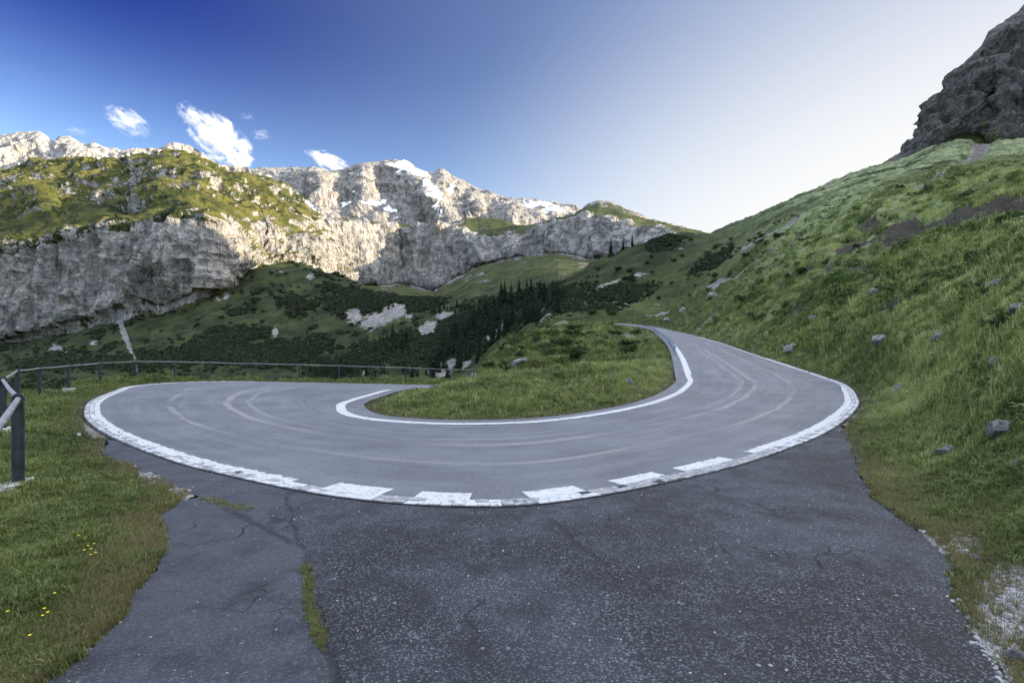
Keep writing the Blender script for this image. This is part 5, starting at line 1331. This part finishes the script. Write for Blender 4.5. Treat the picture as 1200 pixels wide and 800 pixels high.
cloud(90, 154, 30, 13, 0, .002, 6, 'faint wisp of cloud furthest left above the pale ridge')
cloud(290, 137, 22, 9, 0, .002, 7, 'faint wisp of cloud above and right of the largest one')


# ------------------------------------------------------------------ sky, sun, camera
SUN_AZ, SUN_EL = math.radians(92), math.radians(14)
S = Vector((math.sin(SUN_AZ) * math.cos(SUN_EL), math.cos(SUN_AZ) * math.cos(SUN_EL), math.sin(SUN_EL)))
world = bpy.data.worlds.new('World'); scene.world = world; world.use_nodes = True
nt = world.node_tree; nt.nodes.clear(); b = NB(nt)
sky = b.n('ShaderNodeTexSky', sky_type='NISHITA'); sky.sun_disc = False
sky.sun_elevation = SUN_EL; sky.sun_rotation = SUN_AZ
sky.altitude = 1900; sky.air_density = 1.0; sky.dust_density = 1.2; sky.ozone_density = 2.0
tc = b.n('ShaderNodeTexCoord'); dirv = tc.outputs['Generated']
sx = b.n('ShaderNodeSeparateXYZ'); nt.links.new(dirv, sx.inputs[0])
def toward(az, el, zs):
    """how close a direction is to (az, el), with heights stretched by zs"""
    mp = b.n('ShaderNodeVectorMath', operation='MULTIPLY'); nt.links.new(dirv, mp.inputs[0]); mp.inputs[1].default_value = (1, 1, zs)
    nm = b.n('ShaderNodeVectorMath', operation='NORMALIZE'); nt.links.new(mp.outputs[0], nm.inputs[0])
    a, e = math.radians(az), math.radians(el); v = Vector((math.sin(a) * math.cos(e), math.cos(a) * math.cos(e), math.sin(e) * zs)).normalized()
    dt = b.n('ShaderNodeVectorMath', operation='DOT_PRODUCT'); nt.links.new(nm.outputs[0], dt.inputs[0]); dt.inputs[1].default_value = v
    return dt.outputs['Value']
# deep clear blue away from the sun, a bright veil on the sun's side; overhead and rear brightness is added fill
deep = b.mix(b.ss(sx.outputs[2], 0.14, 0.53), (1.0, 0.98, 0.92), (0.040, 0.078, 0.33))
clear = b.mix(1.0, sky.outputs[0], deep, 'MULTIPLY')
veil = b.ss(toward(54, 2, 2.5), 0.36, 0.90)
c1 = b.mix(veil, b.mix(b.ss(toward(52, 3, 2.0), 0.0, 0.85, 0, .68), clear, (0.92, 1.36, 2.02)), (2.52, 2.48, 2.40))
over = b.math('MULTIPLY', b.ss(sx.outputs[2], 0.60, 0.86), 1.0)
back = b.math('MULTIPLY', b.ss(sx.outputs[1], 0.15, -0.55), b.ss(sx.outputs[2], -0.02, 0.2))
c2 = b.mix(b.math('MAXIMUM', over, b.val(back, 0.2)), c1, (5.8, 6.7, 8.4))  # unseen bright sky above and behind, added to light the shaded ground
# unseen glow above the ridge at right, added as a soft key light
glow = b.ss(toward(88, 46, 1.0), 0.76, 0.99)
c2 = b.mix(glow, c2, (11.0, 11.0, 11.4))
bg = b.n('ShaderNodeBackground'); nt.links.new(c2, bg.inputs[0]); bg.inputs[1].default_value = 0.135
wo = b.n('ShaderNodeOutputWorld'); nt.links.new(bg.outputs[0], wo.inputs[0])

sun = bpy.data.lights.new('sun', 'SUN'); sun.energy = 5.0; sun.angle = math.radians(0.5); sun.color = (1.0, 0.84, 0.61)
so = bpy.data.objects.new('sun', sun); COL.objects.link(so); so.rotation_euler = S.to_track_quat('Z', 'Y').to_euler(); so.location = (300, 0, 300)

cam = bpy.data.cameras.new('camera'); cam.sensor_width = 36; cam.lens = 18; cam.shift_y = 15 / 1200; cam.clip_start = 0.1; cam.clip_end = 40000
co = bpy.data.objects.new('camera', cam); COL.objects.link(co); co.location = (0, 0, CAMH); co.rotation_euler = (math.radians(90), 0, 0)
scene.camera = co
scene.view_settings.view_transform = 'Standard'; scene.view_settings.look = 'None'
scene.view_settings.exposure = 1.6; scene.view_settings.gamma = 1.0
scene.render.engine = 'CYCLES'
scene.cycles.max_bounces = 6; scene.cycles.diffuse_bounces = 3; scene.cycles.volume_bounces = 2
